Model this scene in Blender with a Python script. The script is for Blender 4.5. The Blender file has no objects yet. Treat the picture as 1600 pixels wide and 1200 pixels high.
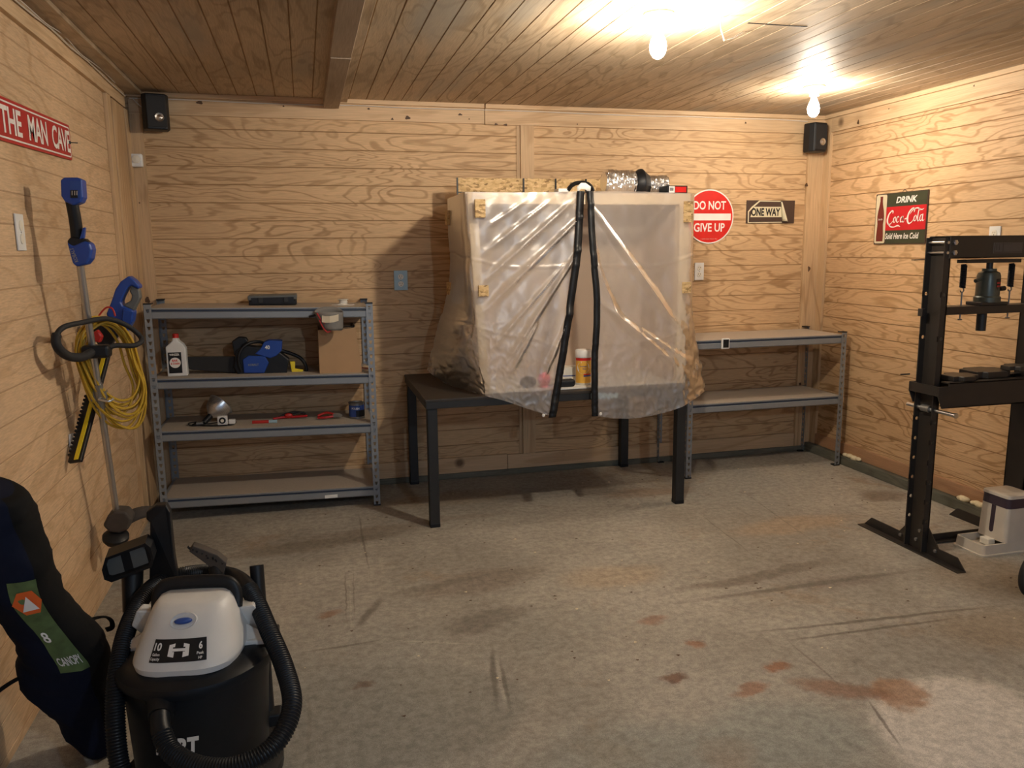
import bpy, math, random
from mathutils import Vector, Matrix, noise as mnoise
random.seed(7)
PI = math.pi
SC = bpy.context.scene
COL = SC.collection

# ------------------------------------------------------------------ camera
CF, CYAW, CPITCH, CROLL, CH = 1243.35, -.2511, -.1671, -.0109, 1.4392
_fw = Vector((-math.sin(CYAW) * math.cos(CPITCH), math.cos(CYAW) * math.cos(CPITCH), math.sin(CPITCH)))
_rt = Vector((math.cos(CYAW), math.sin(CYAW), 0)); _up = _rt.cross(_fw)
_c, _s = math.cos(CROLL), math.sin(CROLL)
RT = _c * _rt + _s * _up; UP = -_s * _rt + _c * _up; FW = _fw
CAMP = Vector((0, 0, CH))
cam_d = bpy.data.cameras.new('camera'); cam = bpy.data.objects.new('camera', cam_d); COL.objects.link(cam)
cam_d.sensor_width = 36; cam_d.lens = CF / 1600 * 36; cam_d.clip_start = .05
cam.matrix_world = Matrix(((RT.x, UP.x, -FW.x, 0), (RT.y, UP.y, -FW.y, 0), (RT.z, UP.z, -FW.z, CH), (0, 0, 0, 1)))
SC.camera = cam
# ------------------------------------------------------------------ world, exposure
wd = bpy.data.worlds.new('dusk'); SC.world = wd; wd.use_nodes = True
wd.node_tree.nodes['Background'].inputs[0].default_value = (.42, .62, 1, 1)
wd.node_tree.nodes['Background'].inputs[1].default_value = .22
SC.view_settings.view_transform = 'Standard'; SC.view_settings.look = 'None'
SC.view_settings.gamma = 1; SC.view_settings.use_curve_mapping = False
SC.view_settings.exposure = 1.2
BULB_WARM, BULB_FAR, BULB_COOL = 480.0, 205.0, 470.0          # emission of the two warm bulbs in view and the cool one behind the camera
WARM, COOL = (1, .875, .71), (.73, .87, 1)

# room box
L, RR, D, H, Y0 = -.8955, 3.4594, 4.879, 2.3, -1.9


def P(px, py, ax, val):
    """point of the plane axis=val seen at pixel px, py"""
    d = RT * ((px - 800) / CF) + UP * (-(py - 600) / CF) + FW
    t = (val - CAMP[ax]) / d[ax]
    return CAMP + d * t


def A(px, py, dist):
    return CAMP + (RT * ((px - 800) / CF) + UP * (-(py - 600) / CF) + FW) * dist


# ------------------------------------------------------------------ materials
MATS = {}


def newmat(name):
    m = bpy.data.materials.new(name); m.use_nodes = True
    nt = m.node_tree; b = nt.nodes['Principled BSDF']
    MATS[name] = m
    return m, nt, b


def N(nt, t, **kw):
    n = nt.nodes.new(t)
    for k, v in kw.items():
        if k.startswith('i_'):
            n.inputs[int(k[2:]) if k[2:].isdigit() else k[2:].replace('_', ' ')].default_value = v
        else:
            setattr(n, k, v)
    return n


def plain(name, col, rough=.5, metal=0, var=.12, scale=18, bump=0, spec=.5, coat=0):
    """one colour with faint uneven wear"""
    m, nt, b = newmat(name)
    tc = N(nt, 'ShaderNodeTexCoord'); no = N(nt, 'ShaderNodeTexNoise'); no.inputs['Scale'].default_value = scale
    no.inputs['Detail'].default_value = 5
    nt.links.new(tc.outputs['Object'], no.inputs['Vector'])
    mx = N(nt, 'ShaderNodeMix', data_type='RGBA')
    mx.inputs['A'].default_value = (*[c * (1 - var) for c in col], 1)
    mx.inputs['B'].default_value = (*[min(1, c * (1 + var)) for c in col], 1)
    nt.links.new(no.outputs['Fac'], mx.inputs['Factor']); nt.links.new(mx.outputs['Result'], b.inputs['Base Color'])
    b.inputs['Roughness'].default_value = rough; b.inputs['Metallic'].default_value = metal
    b.inputs['Specular IOR Level'].default_value = spec; b.inputs['Coat Weight'].default_value = coat
    if bump:
        bp = N(nt, 'ShaderNodeBump'); bp.inputs['Strength'].default_value = bump; bp.inputs['Distance'].default_value = .002
        nt.links.new(no.outputs['Fac'], bp.inputs['Height']); nt.links.new(bp.outputs['Normal'], b.inputs['Normal'])
    return m


def wood(name, base, line, stretch=(1, 1, 1), rings=9, freq=1.5, contrast=.6, rough=.6, knots=0, blotch=None, fine=1):
    """grain as contour lines of a stretched noise field plus fine fibres"""
    m, nt, b = newmat(name)
    L_ = nt.links.new
    tc = N(nt, 'ShaderNodeTexCoord'); mp = N(nt, 'ShaderNodeMapping'); mp.inputs['Scale'].default_value = stretch
    L_(tc.outputs['Object'], mp.inputs['Vector'])
    n1 = N(nt, 'ShaderNodeTexNoise'); n1.inputs['Scale'].default_value = freq; n1.inputs['Detail'].default_value = 3.2
    n1.inputs['Distortion'].default_value = .5; n1.inputs['Roughness'].default_value = .5
    L_(mp.outputs['Vector'], n1.inputs['Vector'])
    mu = N(nt, 'ShaderNodeMath', operation='MULTIPLY'); mu.inputs[1].default_value = rings * 6.283
    L_(n1.outputs['Fac'], mu.inputs[0])
    si = N(nt, 'ShaderNodeMath', operation='SINE'); L_(mu.outputs[0], si.inputs[0])
    mr = N(nt, 'ShaderNodeMapRange'); mr.inputs['From Min'].default_value = .38; mr.inputs['From Max'].default_value = 1
    L_(si.outputs[0], mr.inputs['Value'])
    # patchiness of the grain strength
    n2 = N(nt, 'ShaderNodeTexNoise'); n2.inputs['Scale'].default_value = 1.6; n2.inputs['Detail'].default_value = 3
    L_(tc.outputs['Object'], n2.inputs['Vector'])
    m2 = N(nt, 'ShaderNodeMath', operation='MULTIPLY'); L_(mr.outputs[0], m2.inputs[0]); L_(n2.outputs['Fac'], m2.inputs[1])
    m3 = N(nt, 'ShaderNodeMath', operation='MULTIPLY'); L_(m2.outputs[0], m3.inputs[0]); m3.inputs[1].default_value = contrast * 1.7
    mx = N(nt, 'ShaderNodeMix', data_type='RGBA'); mx.inputs['A'].default_value = (*base, 1); mx.inputs['B'].default_value = (*line, 1)
    L_(m3.outputs[0], mx.inputs['Factor'])
    # fibres
    mp2 = N(nt, 'ShaderNodeMapping'); mp2.inputs['Scale'].default_value = [s * s * 22 for s in stretch]
    L_(tc.outputs['Object'], mp2.inputs['Vector'])
    n3 = N(nt, 'ShaderNodeTexNoise'); n3.inputs['Scale'].default_value = 2; n3.inputs['Detail'].default_value = 4
    L_(mp2.outputs['Vector'], n3.inputs['Vector'])
    mr3 = N(nt, 'ShaderNodeMapRange'); mr3.inputs['To Min'].default_value = 1 - .22 * fine; mr3.inputs['To Max'].default_value = 1 + .16 * fine
    mr3.inputs['From Min'].default_value = .25; mr3.inputs['From Max'].default_value = .75
    L_(n3.outputs['Fac'], mr3.inputs['Value'])
    # large tone shift
    n4 = N(nt, 'ShaderNodeTexNoise'); n4.inputs['Scale'].default_value = .9; n4.inputs['Detail'].default_value = 2
    L_(tc.outputs['Object'], n4.inputs['Vector'])
    mr4 = N(nt, 'ShaderNodeMapRange'); mr4.inputs['To Min'].default_value = .82; mr4.inputs['To Max'].default_value = 1.16
    mr4.inputs['From Min'].default_value = .3; mr4.inputs['From Max'].default_value = .7
    L_(n4.outputs['Fac'], mr4.inputs['Value'])
    ml = N(nt, 'ShaderNodeMath', operation='MULTIPLY'); L_(mr3.outputs[0], ml.inputs[0]); L_(mr4.outputs[0], ml.inputs[1])
    vs = N(nt, 'ShaderNodeVectorMath', operation='SCALE'); L_(mx.outputs['Result'], vs.inputs[0]); L_(ml.outputs[0], vs.inputs['Scale'])
    out = vs.outputs[0]
    if blotch:
        n5 = N(nt, 'ShaderNodeTexNoise'); n5.inputs['Scale'].default_value = blotch[3]; n5.inputs['Detail'].default_value = 6
        L_(mp.outputs['Vector'], n5.inputs['Vector'])
        r5 = N(nt, 'ShaderNodeMapRange'); r5.inputs['From Min'].default_value = .52; r5.inputs['From Max'].default_value = .68
        r5.inputs['To Max'].default_value = blotch[4]
        L_(n5.outputs['Fac'], r5.inputs['Value'])
        m5 = N(nt, 'ShaderNodeMix', data_type='RGBA'); L_(out, m5.inputs['A']); m5.inputs['B'].default_value = (*blotch[:3], 1)
        L_(r5.outputs[0], m5.inputs['Factor']); out = m5.outputs['Result']
    if knots:
        vo = N(nt, 'ShaderNodeTexVoronoi'); vo.inputs['Scale'].default_value = knots
        L_(tc.outputs['Object'], vo.inputs['Vector'])
        kr = N(nt, 'ShaderNodeMapRange'); kr.inputs['From Min'].default_value = .04; kr.inputs['From Max'].default_value = .075
        kr.inputs['To Min'].default_value = .85; kr.inputs['To Max'].default_value = 0
        L_(vo.outputs['Distance'], kr.inputs['Value'])
        m6 = N(nt, 'ShaderNodeMix', data_type='RGBA'); L_(out, m6.inputs['A']); m6.inputs['B'].default_value = (.09, .045, .02, 1)
        L_(kr.outputs[0], m6.inputs['Factor']); out = m6.outputs['Result']
    L_(out, b.inputs['Base Color'])
    b.inputs['Roughness'].default_value = rough; b.inputs['Specular IOR Level'].default_value = .35
    bp = N(nt, 'ShaderNodeBump'); bp.inputs['Strength'].default_value = .25; bp.inputs['Distance'].default_value = .001
    L_(n3.outputs['Fac'], bp.inputs['Height']); L_(bp.outputs['Normal'], b.inputs['Normal'])
    return m


M = {}
M['ply_x'] = wood('plywood grain across', (.60, .405, .225), (.38, .23, .11), (.62, 1, 3.0), 17, 1.5, .9, .6, blotch=(.72, .50, .28, 2.5, .35))
M['ply_y'] = wood('plywood grain along side wall', (.60, .40, .225), (.37, .22, .10), (1, .62, 3.0), 17, 1.5, .9, .6, blotch=(.70, .49, .28, 2.5, .35))
M['ply_l'] = wood('plywood left wall', (.58, .41, .25), (.45, .29, .155), (1, .7, 2.2), 9, 1.5, .7, .6, blotch=(.66, .47, .29, 2.5, .4))
M['ply_ceil'] = wood('plywood weathered ceiling', (.48, .37, .25), (.32, .235, .145), (2.4, .5, 1), 12, 1.5, .8, .58, blotch=(.31, .29, .25, 1.6, .7))
M['board_x'] = wood('pine board across', (.60, .42, .25), (.43, .27, .14), (.35, 1, 3), 5, 2.2, .6, .55, knots=1.7)
M['board_y'] = wood('pine board along', (.60, .43, .26), (.43, .27, .14), (1, .35, 3), 5, 2.2, .6, .55, knots=1.7)
M['board_z'] = wood('pine board upright', (.58, .40, .23), (.40, .245, .12), (2.6, 2.6, .35), 5, 2.2, .6, .55, knots=1.9)
M['board_pale'] = wood('pale pine lath', (.74, .58, .38), (.62, .44, .25), (1.5, 1.5, 1.5), 3, 2, .4, .6, fine=.5)
M['base_red'] = wood('reddish base board', (.43, .25, .14), (.32, .17, .09), (.5, .5, 3), 4, 2, .5, .55)
M['sill_green'] = wood('treated sill plate', (.135, .135, .105), (.08, .08, .06), (.5, .5, 2), 4, 3, .6, .8, blotch=(.24, .22, .17, 5, .5))
M['beam_wood'] = wood('grey beam board', (.34, .26, .19), (.22, .16, .11), (2.5, .4, 1), 5, 2, .6, .6)
M['pine_white'] = wood('clean pine strip', (.80, .66, .47), (.70, .53, .34), (1, 1, 1), 3, 3, .35, .55, fine=.4)


def osb():
    m, nt, b = newmat('strand board')
    tc = N(nt, 'ShaderNodeTexCoord'); mp = N(nt, 'ShaderNodeMapping'); mp.inputs['Scale'].default_value = (55, 55, 110)
    vo = N(nt, 'ShaderNodeTexVoronoi'); vo.inputs['Scale'].default_value = 1; vo.inputs['Randomness'].default_value = 1
    nt.links.new(tc.outputs['Object'], mp.inputs['Vector']); nt.links.new(mp.outputs['Vector'], vo.inputs['Vector'])
    cr = N(nt, 'ShaderNodeValToRGB')
    e = cr.color_ramp.elements; e[0].color = (.22, .13, .05, 1); e[1].color = (.70, .50, .26, 1)
    x = e.new(.25); x.color = (.50, .33, .14, 1); x = e.new(.6); x.color = (.60, .42, .20, 1)
    sp = N(nt, 'ShaderNodeSeparateColor'); nt.links.new(vo.outputs['Color'], sp.inputs[0])
    nt.links.new(sp.outputs[0], cr.inputs[0]); nt.links.new(cr.outputs[0], b.inputs['Base Color'])
    b.inputs['Roughness'].default_value = .7
    return m


M['osb'] = osb()


def concrete():
    m, nt, b = newmat('stained concrete floor')
    K = nt.links.new
    tc = N(nt, 'ShaderNodeTexCoord')

    def nz(scale, detail, rough=.5, dist=0, src=None, mscale=None):
        n = N(nt, 'ShaderNodeTexNoise'); n.inputs['Scale'].default_value = scale; n.inputs['Detail'].default_value = detail
        n.inputs['Roughness'].default_value = rough; n.inputs['Distortion'].default_value = dist
        if mscale:
            mp = N(nt, 'ShaderNodeMapping'); mp.inputs['Scale'].default_value = mscale; mp.inputs['Rotation'].default_value = (0, 0, .25)
            K(tc.outputs['Object'], mp.inputs['Vector']); K(mp.outputs['Vector'], n.inputs['Vector'])
        else:
            K(tc.outputs['Object'], n.inputs['Vector'])
        return n.outputs['Fac']

    def ramp(v, a, bb, ta=0, tb=1):
        r = N(nt, 'ShaderNodeMapRange'); r.interpolation_type = 'SMOOTHSTEP'
        r.inputs['From Min'].default_value = a; r.inputs['From Max'].default_value = bb
        r.inputs['To Min'].default_value = ta; r.inputs['To Max'].default_value = tb
        K(v, r.inputs['Value']); return r.outputs[0]

    def mix(fac, a, c):
        x = N(nt, 'ShaderNodeMix', data_type='RGBA')
        if isinstance(a, tuple): x.inputs['A'].default_value = (*a, 1)
        else: K(a, x.inputs['A'])
        x.inputs['B'].default_value = (*c, 1); K(fac, x.inputs['Factor']); return x.outputs['Result']
    col = mix(ramp(nz(1.1, 5, .6), .35, .65), (.27, .25, .215), (.39, .365, .315))
    col = mix(ramp(nz(.55, 3, .5, .4), .5, .62, 0, .55), col, (.27, .275, .26))
    col = mix(ramp(nz(1.7, 6, .65, .6), .56, .70, 0, .6), col, (.28, .205, .135))
    col = mix(ramp(nz(3.1, 8, .7), .58, .72, 0, .6), col, (.17, .145, .12))
    col = mix(ramp(nz(5, 8, .7, 0, mscale=(.5, 3, 1)), .55, .75, 0, .35), col, (.17, .155, .135))
    # coloured stains at their own places: x, y, rx, ry, rotation, colour, strength
    wob = N(nt, 'ShaderNodeTexNoise'); wob.inputs['Scale'].default_value = 3.5; wob.inputs['Detail'].default_value = 7
    wob.inputs['Roughness'].default_value = .7
    K(tc.outputs['Object'], wob.inputs['Vector'])
    w1 = N(nt, 'ShaderNodeVectorMath', operation='SUBTRACT'); K(wob.outputs['Color'], w1.inputs[0]); w1.inputs[1].default_value = (.5, .5, .5)
    w2 = N(nt, 'ShaderNodeVectorMath', operation='SCALE'); K(w1.outputs[0], w2.inputs[0]); w2.inputs['Scale'].default_value = .20
    w3 = N(nt, 'ShaderNodeVectorMath', operation='ADD'); K(tc.outputs['Object'], w3.inputs[0]); K(w2.outputs[0], w3.inputs[1])

    def stain(px, py, rx, ry, rot, c, s, edge=.5):
        nonlocal col
        p = P(px, py, 2, 0)
        mp = N(nt, 'ShaderNodeMapping', vector_type='TEXTURE')
        mp.inputs['Location'].default_value = (p.x, p.y, 0); mp.inputs['Rotation'].default_value = (0, 0, rot)
        mp.inputs['Scale'].default_value = (rx, ry, 1)
        K(w3.outputs[0], mp.inputs['Vector'])
        g = N(nt, 'ShaderNodeVectorMath', operation='LENGTH'); K(mp.outputs[0], g.inputs[0])
        col = mix(ramp(g.outputs['Value'], 1 - edge, 1 + edge * .4, s, 0), col, c)
    rust = (.27, .115, .055)
    pale = (.60, .56, .50)
    stain(610, 1115, .46, .30, .0, (.215, .21, .185), .6, .1)
    stain(1515, 1135, .34, .26, .6, pale, .85, .2)
    stain(1405, 1085, .11, .08, .9, (.33, .19, .11), .8, .3)
    stain(1320, 1078, .18, .05, -.6, (.24, .125, .075), .7)
    stain(1175, 1078, .09, .035, .3, rust, .65); stain(1215, 1043, .05, .03, 0, rust, .8)
    stain(1050, 1055, .05, .03, 0, (.16, .08, .05), .85); stain(1088, 1005, .04, .03, 0, rust, .7)
    stain(1020, 967, .06, .035, 0, rust, .55); stain(565, 1073, .035, .025, 0, (.12, .05, .03), .85)
    stain(1130, 1180, .10, .08, 0, (.33, .20, .12), .5); stain(1000, 1180, .3, .2, 0, (.25, .27, .25), .5)
    stain(1230, 1150, .3, .2, 0, (.24, .27, .25), .5)
    stain(700, 1010, .8, .25, .1, (.27, .26, .23), .45); stain(750, 910, .35, .12, .2, (.16, .12, .09), .45)
    stain(760, 970, .22, .08, .3, (.12, .10, .08), .5)
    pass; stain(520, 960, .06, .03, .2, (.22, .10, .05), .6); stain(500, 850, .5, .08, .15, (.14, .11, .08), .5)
    stain(1380, 775, .18, .10, 0, (.13, .09, .06), .6); stain(1240, 820, .4, .12, .1, (.45, .30, .17), .35)
    stain(1190, 900, .5, .05, .12, (.12, .09, .07), .5); stain(960, 900, .25, .14, 0, (.40, .28, .15), .35)
    w4 = N(nt, 'ShaderNodeVectorMath', operation='SCALE'); K(w1.outputs[0], w4.inputs[0]); w4.inputs['Scale'].default_value = .035
    w5 = N(nt, 'ShaderNodeVectorMath', operation='ADD'); K(tc.outputs['Object'], w5.inputs[0]); K(w4.outputs[0], w5.inputs[1])

    def track(a, bb, w, c, s, edge=.6):
        nonlocal w3, col
        p, q = P(a[0], a[1], 2, 0), P(bb[0], bb[1], 2, 0); keep = w3; w3 = w5; m_ = (p + q) / 2
        mp = N(nt, 'ShaderNodeMapping', vector_type='TEXTURE')
        mp.inputs['Location'].default_value = (m_.x, m_.y, 0); mp.inputs['Rotation'].default_value = (0, 0, math.atan2(q.y - p.y, q.x - p.x))
        mp.inputs['Scale'].default_value = ((q - p).length / 2, w, 1)
        K(w3.outputs[0], mp.inputs['Vector'])
        g = N(nt, 'ShaderNodeVectorMath', operation='LENGTH'); K(mp.outputs[0], g.inputs[0])
        col = mix(ramp(g.outputs['Value'], 1 - edge, 1 + edge * .4, s, 0), col, c); w3 = keep
    dk = (.115, .098, .082)
    track((1165, 990), (1580, 944), .012, dk, .75); track((1210, 1004), (1520, 962), .010, dk, .7); track((1190, 996), (1500, 958), .016, (.40, .37, .32), .35)
    track((1050, 944), (1450, 888), .022, dk, .6); track((1240, 915), (1400, 900), .06, (.16, .13, .115), .4)
    track((553, 985), (600, 930), .020, dk, .6); track((600, 930), (760, 900), .035, dk, .35)
    track((768, 1010), (776, 1108), .012, dk, .7); track((776, 1020), (790, 1108), .010, (.42, .39, .33), .6); track((782, 1030), (797, 1108), .009, dk, .6)
    track((560, 800), (577, 895), .006, dk, .6); track((538, 890), (542, 972), .004, dk, .5); track((551, 890), (554, 972), .004, dk, .4); track((546, 890), (549, 990), .004, (.42, .39, .33), .5)
    track((455, 1022), (600, 1000), .008, dk, .5); track((600, 1000), (770, 1008), .006, (.42, .39, .33), .5)
    track((480, 1080), (484, 1200), .008, (.20, .18, .155), .5)
    track((1090, 800), (1180, 870), .004, dk, .5); track((1150, 760), (1290, 860), .004, dk, .45); track((1230, 1000), (1330, 1085), .006, (.17, .14, .12), .6); track((1355, 1090), (1410, 1170), .006, (.13, .10, .08), .7)
    track((880, 1080), (760, 1190), .05, (.36, .33, .285), .3); track((980, 1100), (840, 1200), .04, (.19, .175, .15), .3)
    stain(1580, 980, .35, .2, 0, (.24, .17, .10), .5)
    stain(640, 820, .6, .05, .1, (.16, .11, .07), .3); stain(690, 780, .5, .15, 0, (.24, .17, .10), .4)
    stain(1010, 770, .3, .1, 0, (.23, .14, .08), .45); stain(1550, 900, .3, .3, 0, (.22, .16, .10), .5)
    fi = ramp(nz(30, 10, .8), .34, .66, .74, 1.24)
    f2 = ramp(nz(320, 2), .3, .7, .80, 1.16)
    mm = N(nt, 'ShaderNodeMath', operation='MULTIPLY'); K(fi, mm.inputs[0]); K(f2, mm.inputs[1])
    vs = N(nt, 'ShaderNodeVectorMath', operation='SCALE'); K(col, vs.inputs[0]); K(mm.outputs[0], vs.inputs['Scale'])
    K(vs.outputs[0], b.inputs['Base Color'])
    b.inputs['Roughness'].default_value = .72; b.inputs['Specular IOR Level'].default_value = .35
    bp = N(nt, 'ShaderNodeBump'); bp.inputs['Strength'].default_value = .22; bp.inputs['Distance'].default_value = .004
    K(nz(14, 11, .82), bp.inputs['Height']); K(bp.outputs['Normal'], b.inputs['Normal'])
    return m


M['concrete'] = concrete()

M['groove_shade'] = plain('groove_shade', (.30, .175, .08), .8)  # shade of the recess put into the groove colour
M['groove_shade_pale'] = plain('pale groove', (.42, .28, .16), .8)  # weaker recess shade, also painted in as colour
M['knot'] = plain('knot', (.085, .042, .018), .6, var=.5, scale=120)
M['black'] = plain('black plastic', (.008, .009, .011), .45, spec=.35)
M['black_matte'] = plain('black rubber', (.012, .012, .013), .75)
M['black_metal'] = plain('black powder coat', (.014, .015, .016), .5)
M['press'] = plain('brown black press paint', (.026, .022, .019), .42, var=.2)
M['table_top'] = plain('dark table top', (.030, .024, .019), .5)
M['white'] = plain('white plastic', (.72, .72, .70), .4)
M['ivory'] = plain('ivory plastic', (.74, .70, .60), .4)
M['cream'] = plain('cream feeder plastic', (.60, .54, .45), .4)
M['porcelain'] = plain('porcelain', (.78, .72, .62), .3)
M['galv'] = plain('grey shelf steel', (.25, .27, .29), .45, .3, var=.08)
M['gap_shade'] = plain('dark blue gap shade', (.02, .035, .07), .6)  # colour standing in for the shadow gap along the beams
M['particle'] = plain('particle board', (.40, .345, .285), .75, var=.12, scale=90)
M['blue'] = plain('blue tool plastic', (.012, .055, .30), .38)
M['red'] = plain('red sign paint', (.62, .018, .014), .35)
M['darkred'] = plain('dark red sign paint', (.42, .012, .016), .38)
M['signwhite'] = plain('sign white', (.80, .78, .74), .4)
M['signcream'] = plain('sign cream', (.66, .60, .42), .45)
M['brown'] = plain('brown sign paint', (.060, .035, .026), .5)
M['signgreen'] = plain('dark green sign paint', (.038, .048, .026), .42)
M['coke_red'] = plain('bright red sign paint', (.55, .012, .02), .35)
M['bottle_brown'] = plain('bottle print', (.15, .02, .015), .45)
M['silver'] = plain('bright metal', (.62, .62, .62), .28, 1)
M['spun_metal'] = plain('spun aluminium', (.85, .85, .84), .30, .85)
M['alu'] = plain('aluminium tube', (.50, .50, .50), .38, .9)
M['dullmetal'] = plain('dull metal', (.30, .30, .29), .45, .8)
M['yellow_cord'] = plain('yellow cord jacket', (.52, .33, .03), .42)
M['yellow'] = plain('yellow plastic', (.80, .62, .02), .45)
M['red_plastic'] = plain('red plastic', (.45, .02, .015), .4)
M['pink'] = plain('pink plastic', (.85, .08, .14), .45)
M['cardboard'] = plain('cardboard', (.42, .265, .14), .8, scale=8)
M['cardboard_dark'] = plain('cardboard inside', (.25, .155, .08), .85)
M['navy_cloth'] = plain('navy bag cloth', (.006, .009, .024), .85, spec=.2, bump=.3, scale=60)
M['black_cloth'] = plain('black bag cloth', (.007, .0065, .006), .85, spec=.2, bump=.3, scale=60)
M['green_label'] = plain('green printed label', (.10, .15, .05), .6, var=.7, scale=30)
M['orange'] = plain('orange print', (.75, .13, .02), .5)
M['grey_plastic'] = plain('grey plastic', (.11, .115, .11), .5)
M['dirty_grey'] = plain('dusty dark plastic', (.055, .045, .038), .75, var=.4)
M['vacwhite'] = plain('vacuum white', (.66, .65, .62), .42, var=.14, scale=9)
M['vacblack'] = plain('vacuum drum black', (.006, .008, .011), .42, var=.3, spec=.3)
M['foam'] = plain('spray foam', (.78, .68, .46), .8, bump=1, scale=70)
M['tape'] = plain('white tape', (.80, .80, .78), .5)
M['foil'] = plain('crinkled foil', (.93, .93, .92), .25, 1, bump=1.0, scale=80)
M['hardboard'] = plain('hardboard panel', (.60, .47, .36), .6, var=.06, scale=3)
M['greenish'] = plain('jack paint', (.075, .085, .07), .35, .3)
M['purple_clear'] = plain('smoky tinted plastic', (.05, .035, .05), .2)
M['debris'] = plain('leaf crumbs', (.10, .06, .035), .9)
M['label_blue'] = plain('blue print', (.02, .07, .30), .45)
M['amber'] = plain('amber print', (.75, .42, .06), .45)
M['cyan_box'] = plain('pale blue and outlet cool light', (.36, .52, .60), .4)  # own blue of cap and rag; cool light painted onto the outlet
M['cable'] = plain('clear cable', (.62, .57, .50), .35)
M['leather'] = plain('grey leather', (.20, .19, .175), .7)
M['cream_print'] = plain('cream print', (.62, .55, .42), .6)
M['greytext'] = plain('grey print', (.07, .065, .06), .5)


def bulb_mat(name, col, strength):
    m, nt, b = newmat(name)
    b.inputs['Base Color'].default_value = (.9, .9, .9, 1); b.inputs['Emission Color'].default_value = (*col, 1)
    b.inputs['Emission Strength'].default_value = strength
    no = N(nt, 'ShaderNodeTexNoise'); no.inputs['Scale'].default_value = 3
    mr = N(nt, 'ShaderNodeMapRange'); mr.inputs['To Min'].default_value = .28; mr.inputs['To Max'].default_value = .32
    nt.links.new(no.outputs['Fac'], mr.inputs['Value']); nt.links.new(mr.outputs[0], b.inputs['Roughness'])
    m.cycles.emission_sampling = 'FRONT_BACK' if hasattr(m.cycles, 'emission_sampling') else m.cycles.emission_sampling
    return m


M['glow_warm'] = bulb_mat('lit warm bulb', WARM, BULB_WARM)
M['glow_far'] = bulb_mat('lit far bulb', WARM, BULB_FAR)
M['glow_cool'] = bulb_mat('lit cool bulb', COOL, BULB_COOL)


def plastic_sheet():
    m, nt, b = newmat('milky plastic sheeting')
    K = nt.links.new
    nt.nodes.remove(b)
    out = nt.nodes['Material Output']
    tc = N(nt, 'ShaderNodeTexCoord'); no = N(nt, 'ShaderNodeTexNoise'); no.inputs['Scale'].default_value = 14; no.inputs['Detail'].default_value = 6
    K(tc.outputs['Object'], no.inputs['Vector'])
    bp = N(nt, 'ShaderNodeBump'); bp.inputs['Strength'].default_value = .35; bp.inputs['Distance'].default_value = .01
    K(no.outputs['Fac'], bp.inputs['Height'])
    tr = N(nt, 'ShaderNodeBsdfTransparent'); tr.inputs[0].default_value = (.97, .96, .94, 1)
    di = N(nt, 'ShaderNodeBsdfDiffuse'); di.inputs[0].default_value = (.93, .88, .83, 1)
    tl = N(nt, 'ShaderNodeBsdfTranslucent'); tl.inputs[0].default_value = (.95, .88, .80, 1)
    gl = N(nt, 'ShaderNodeBsdfGlossy'); gl.inputs['Roughness'].default_value = .30
    for n in (di, gl): K(bp.outputs['Normal'], n.inputs['Normal'])
    m1 = N(nt, 'ShaderNodeMixShader'); m1.inputs[0].default_value = .45; K(di.outputs[0], m1.inputs[1]); K(tl.outputs[0], m1.inputs[2])
    m2 = N(nt, 'ShaderNodeMixShader'); m2.inputs[0].default_value = .36; K(tr.outputs[0], m2.inputs[1]); K(m1.outputs[0], m2.inputs[2])
    fr = N(nt, 'ShaderNodeFresnel'); fr.inputs[0].default_value = 1.45; K(bp.outputs['Normal'], fr.inputs['Normal'])
    mr = N(nt, 'ShaderNodeMath', operation='MULTIPLY_ADD'); mr.inputs[1].default_value = 1.0; mr.inputs[2].default_value = .06; K(fr.outputs[0], mr.inputs[0])
    m3 = N(nt, 'ShaderNodeMixShader'); K(mr.outputs[0], m3.inputs[0]); K(m2.outputs[0], m3.inputs[1]); K(gl.outputs[0], m3.inputs[2])
    K(m3.outputs[0], out.inputs['Surface'])
    return m


M['sheet'] = plastic_sheet()

# ------------------------------------------------------------------ mesh helpers
ROOTM = {}


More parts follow.
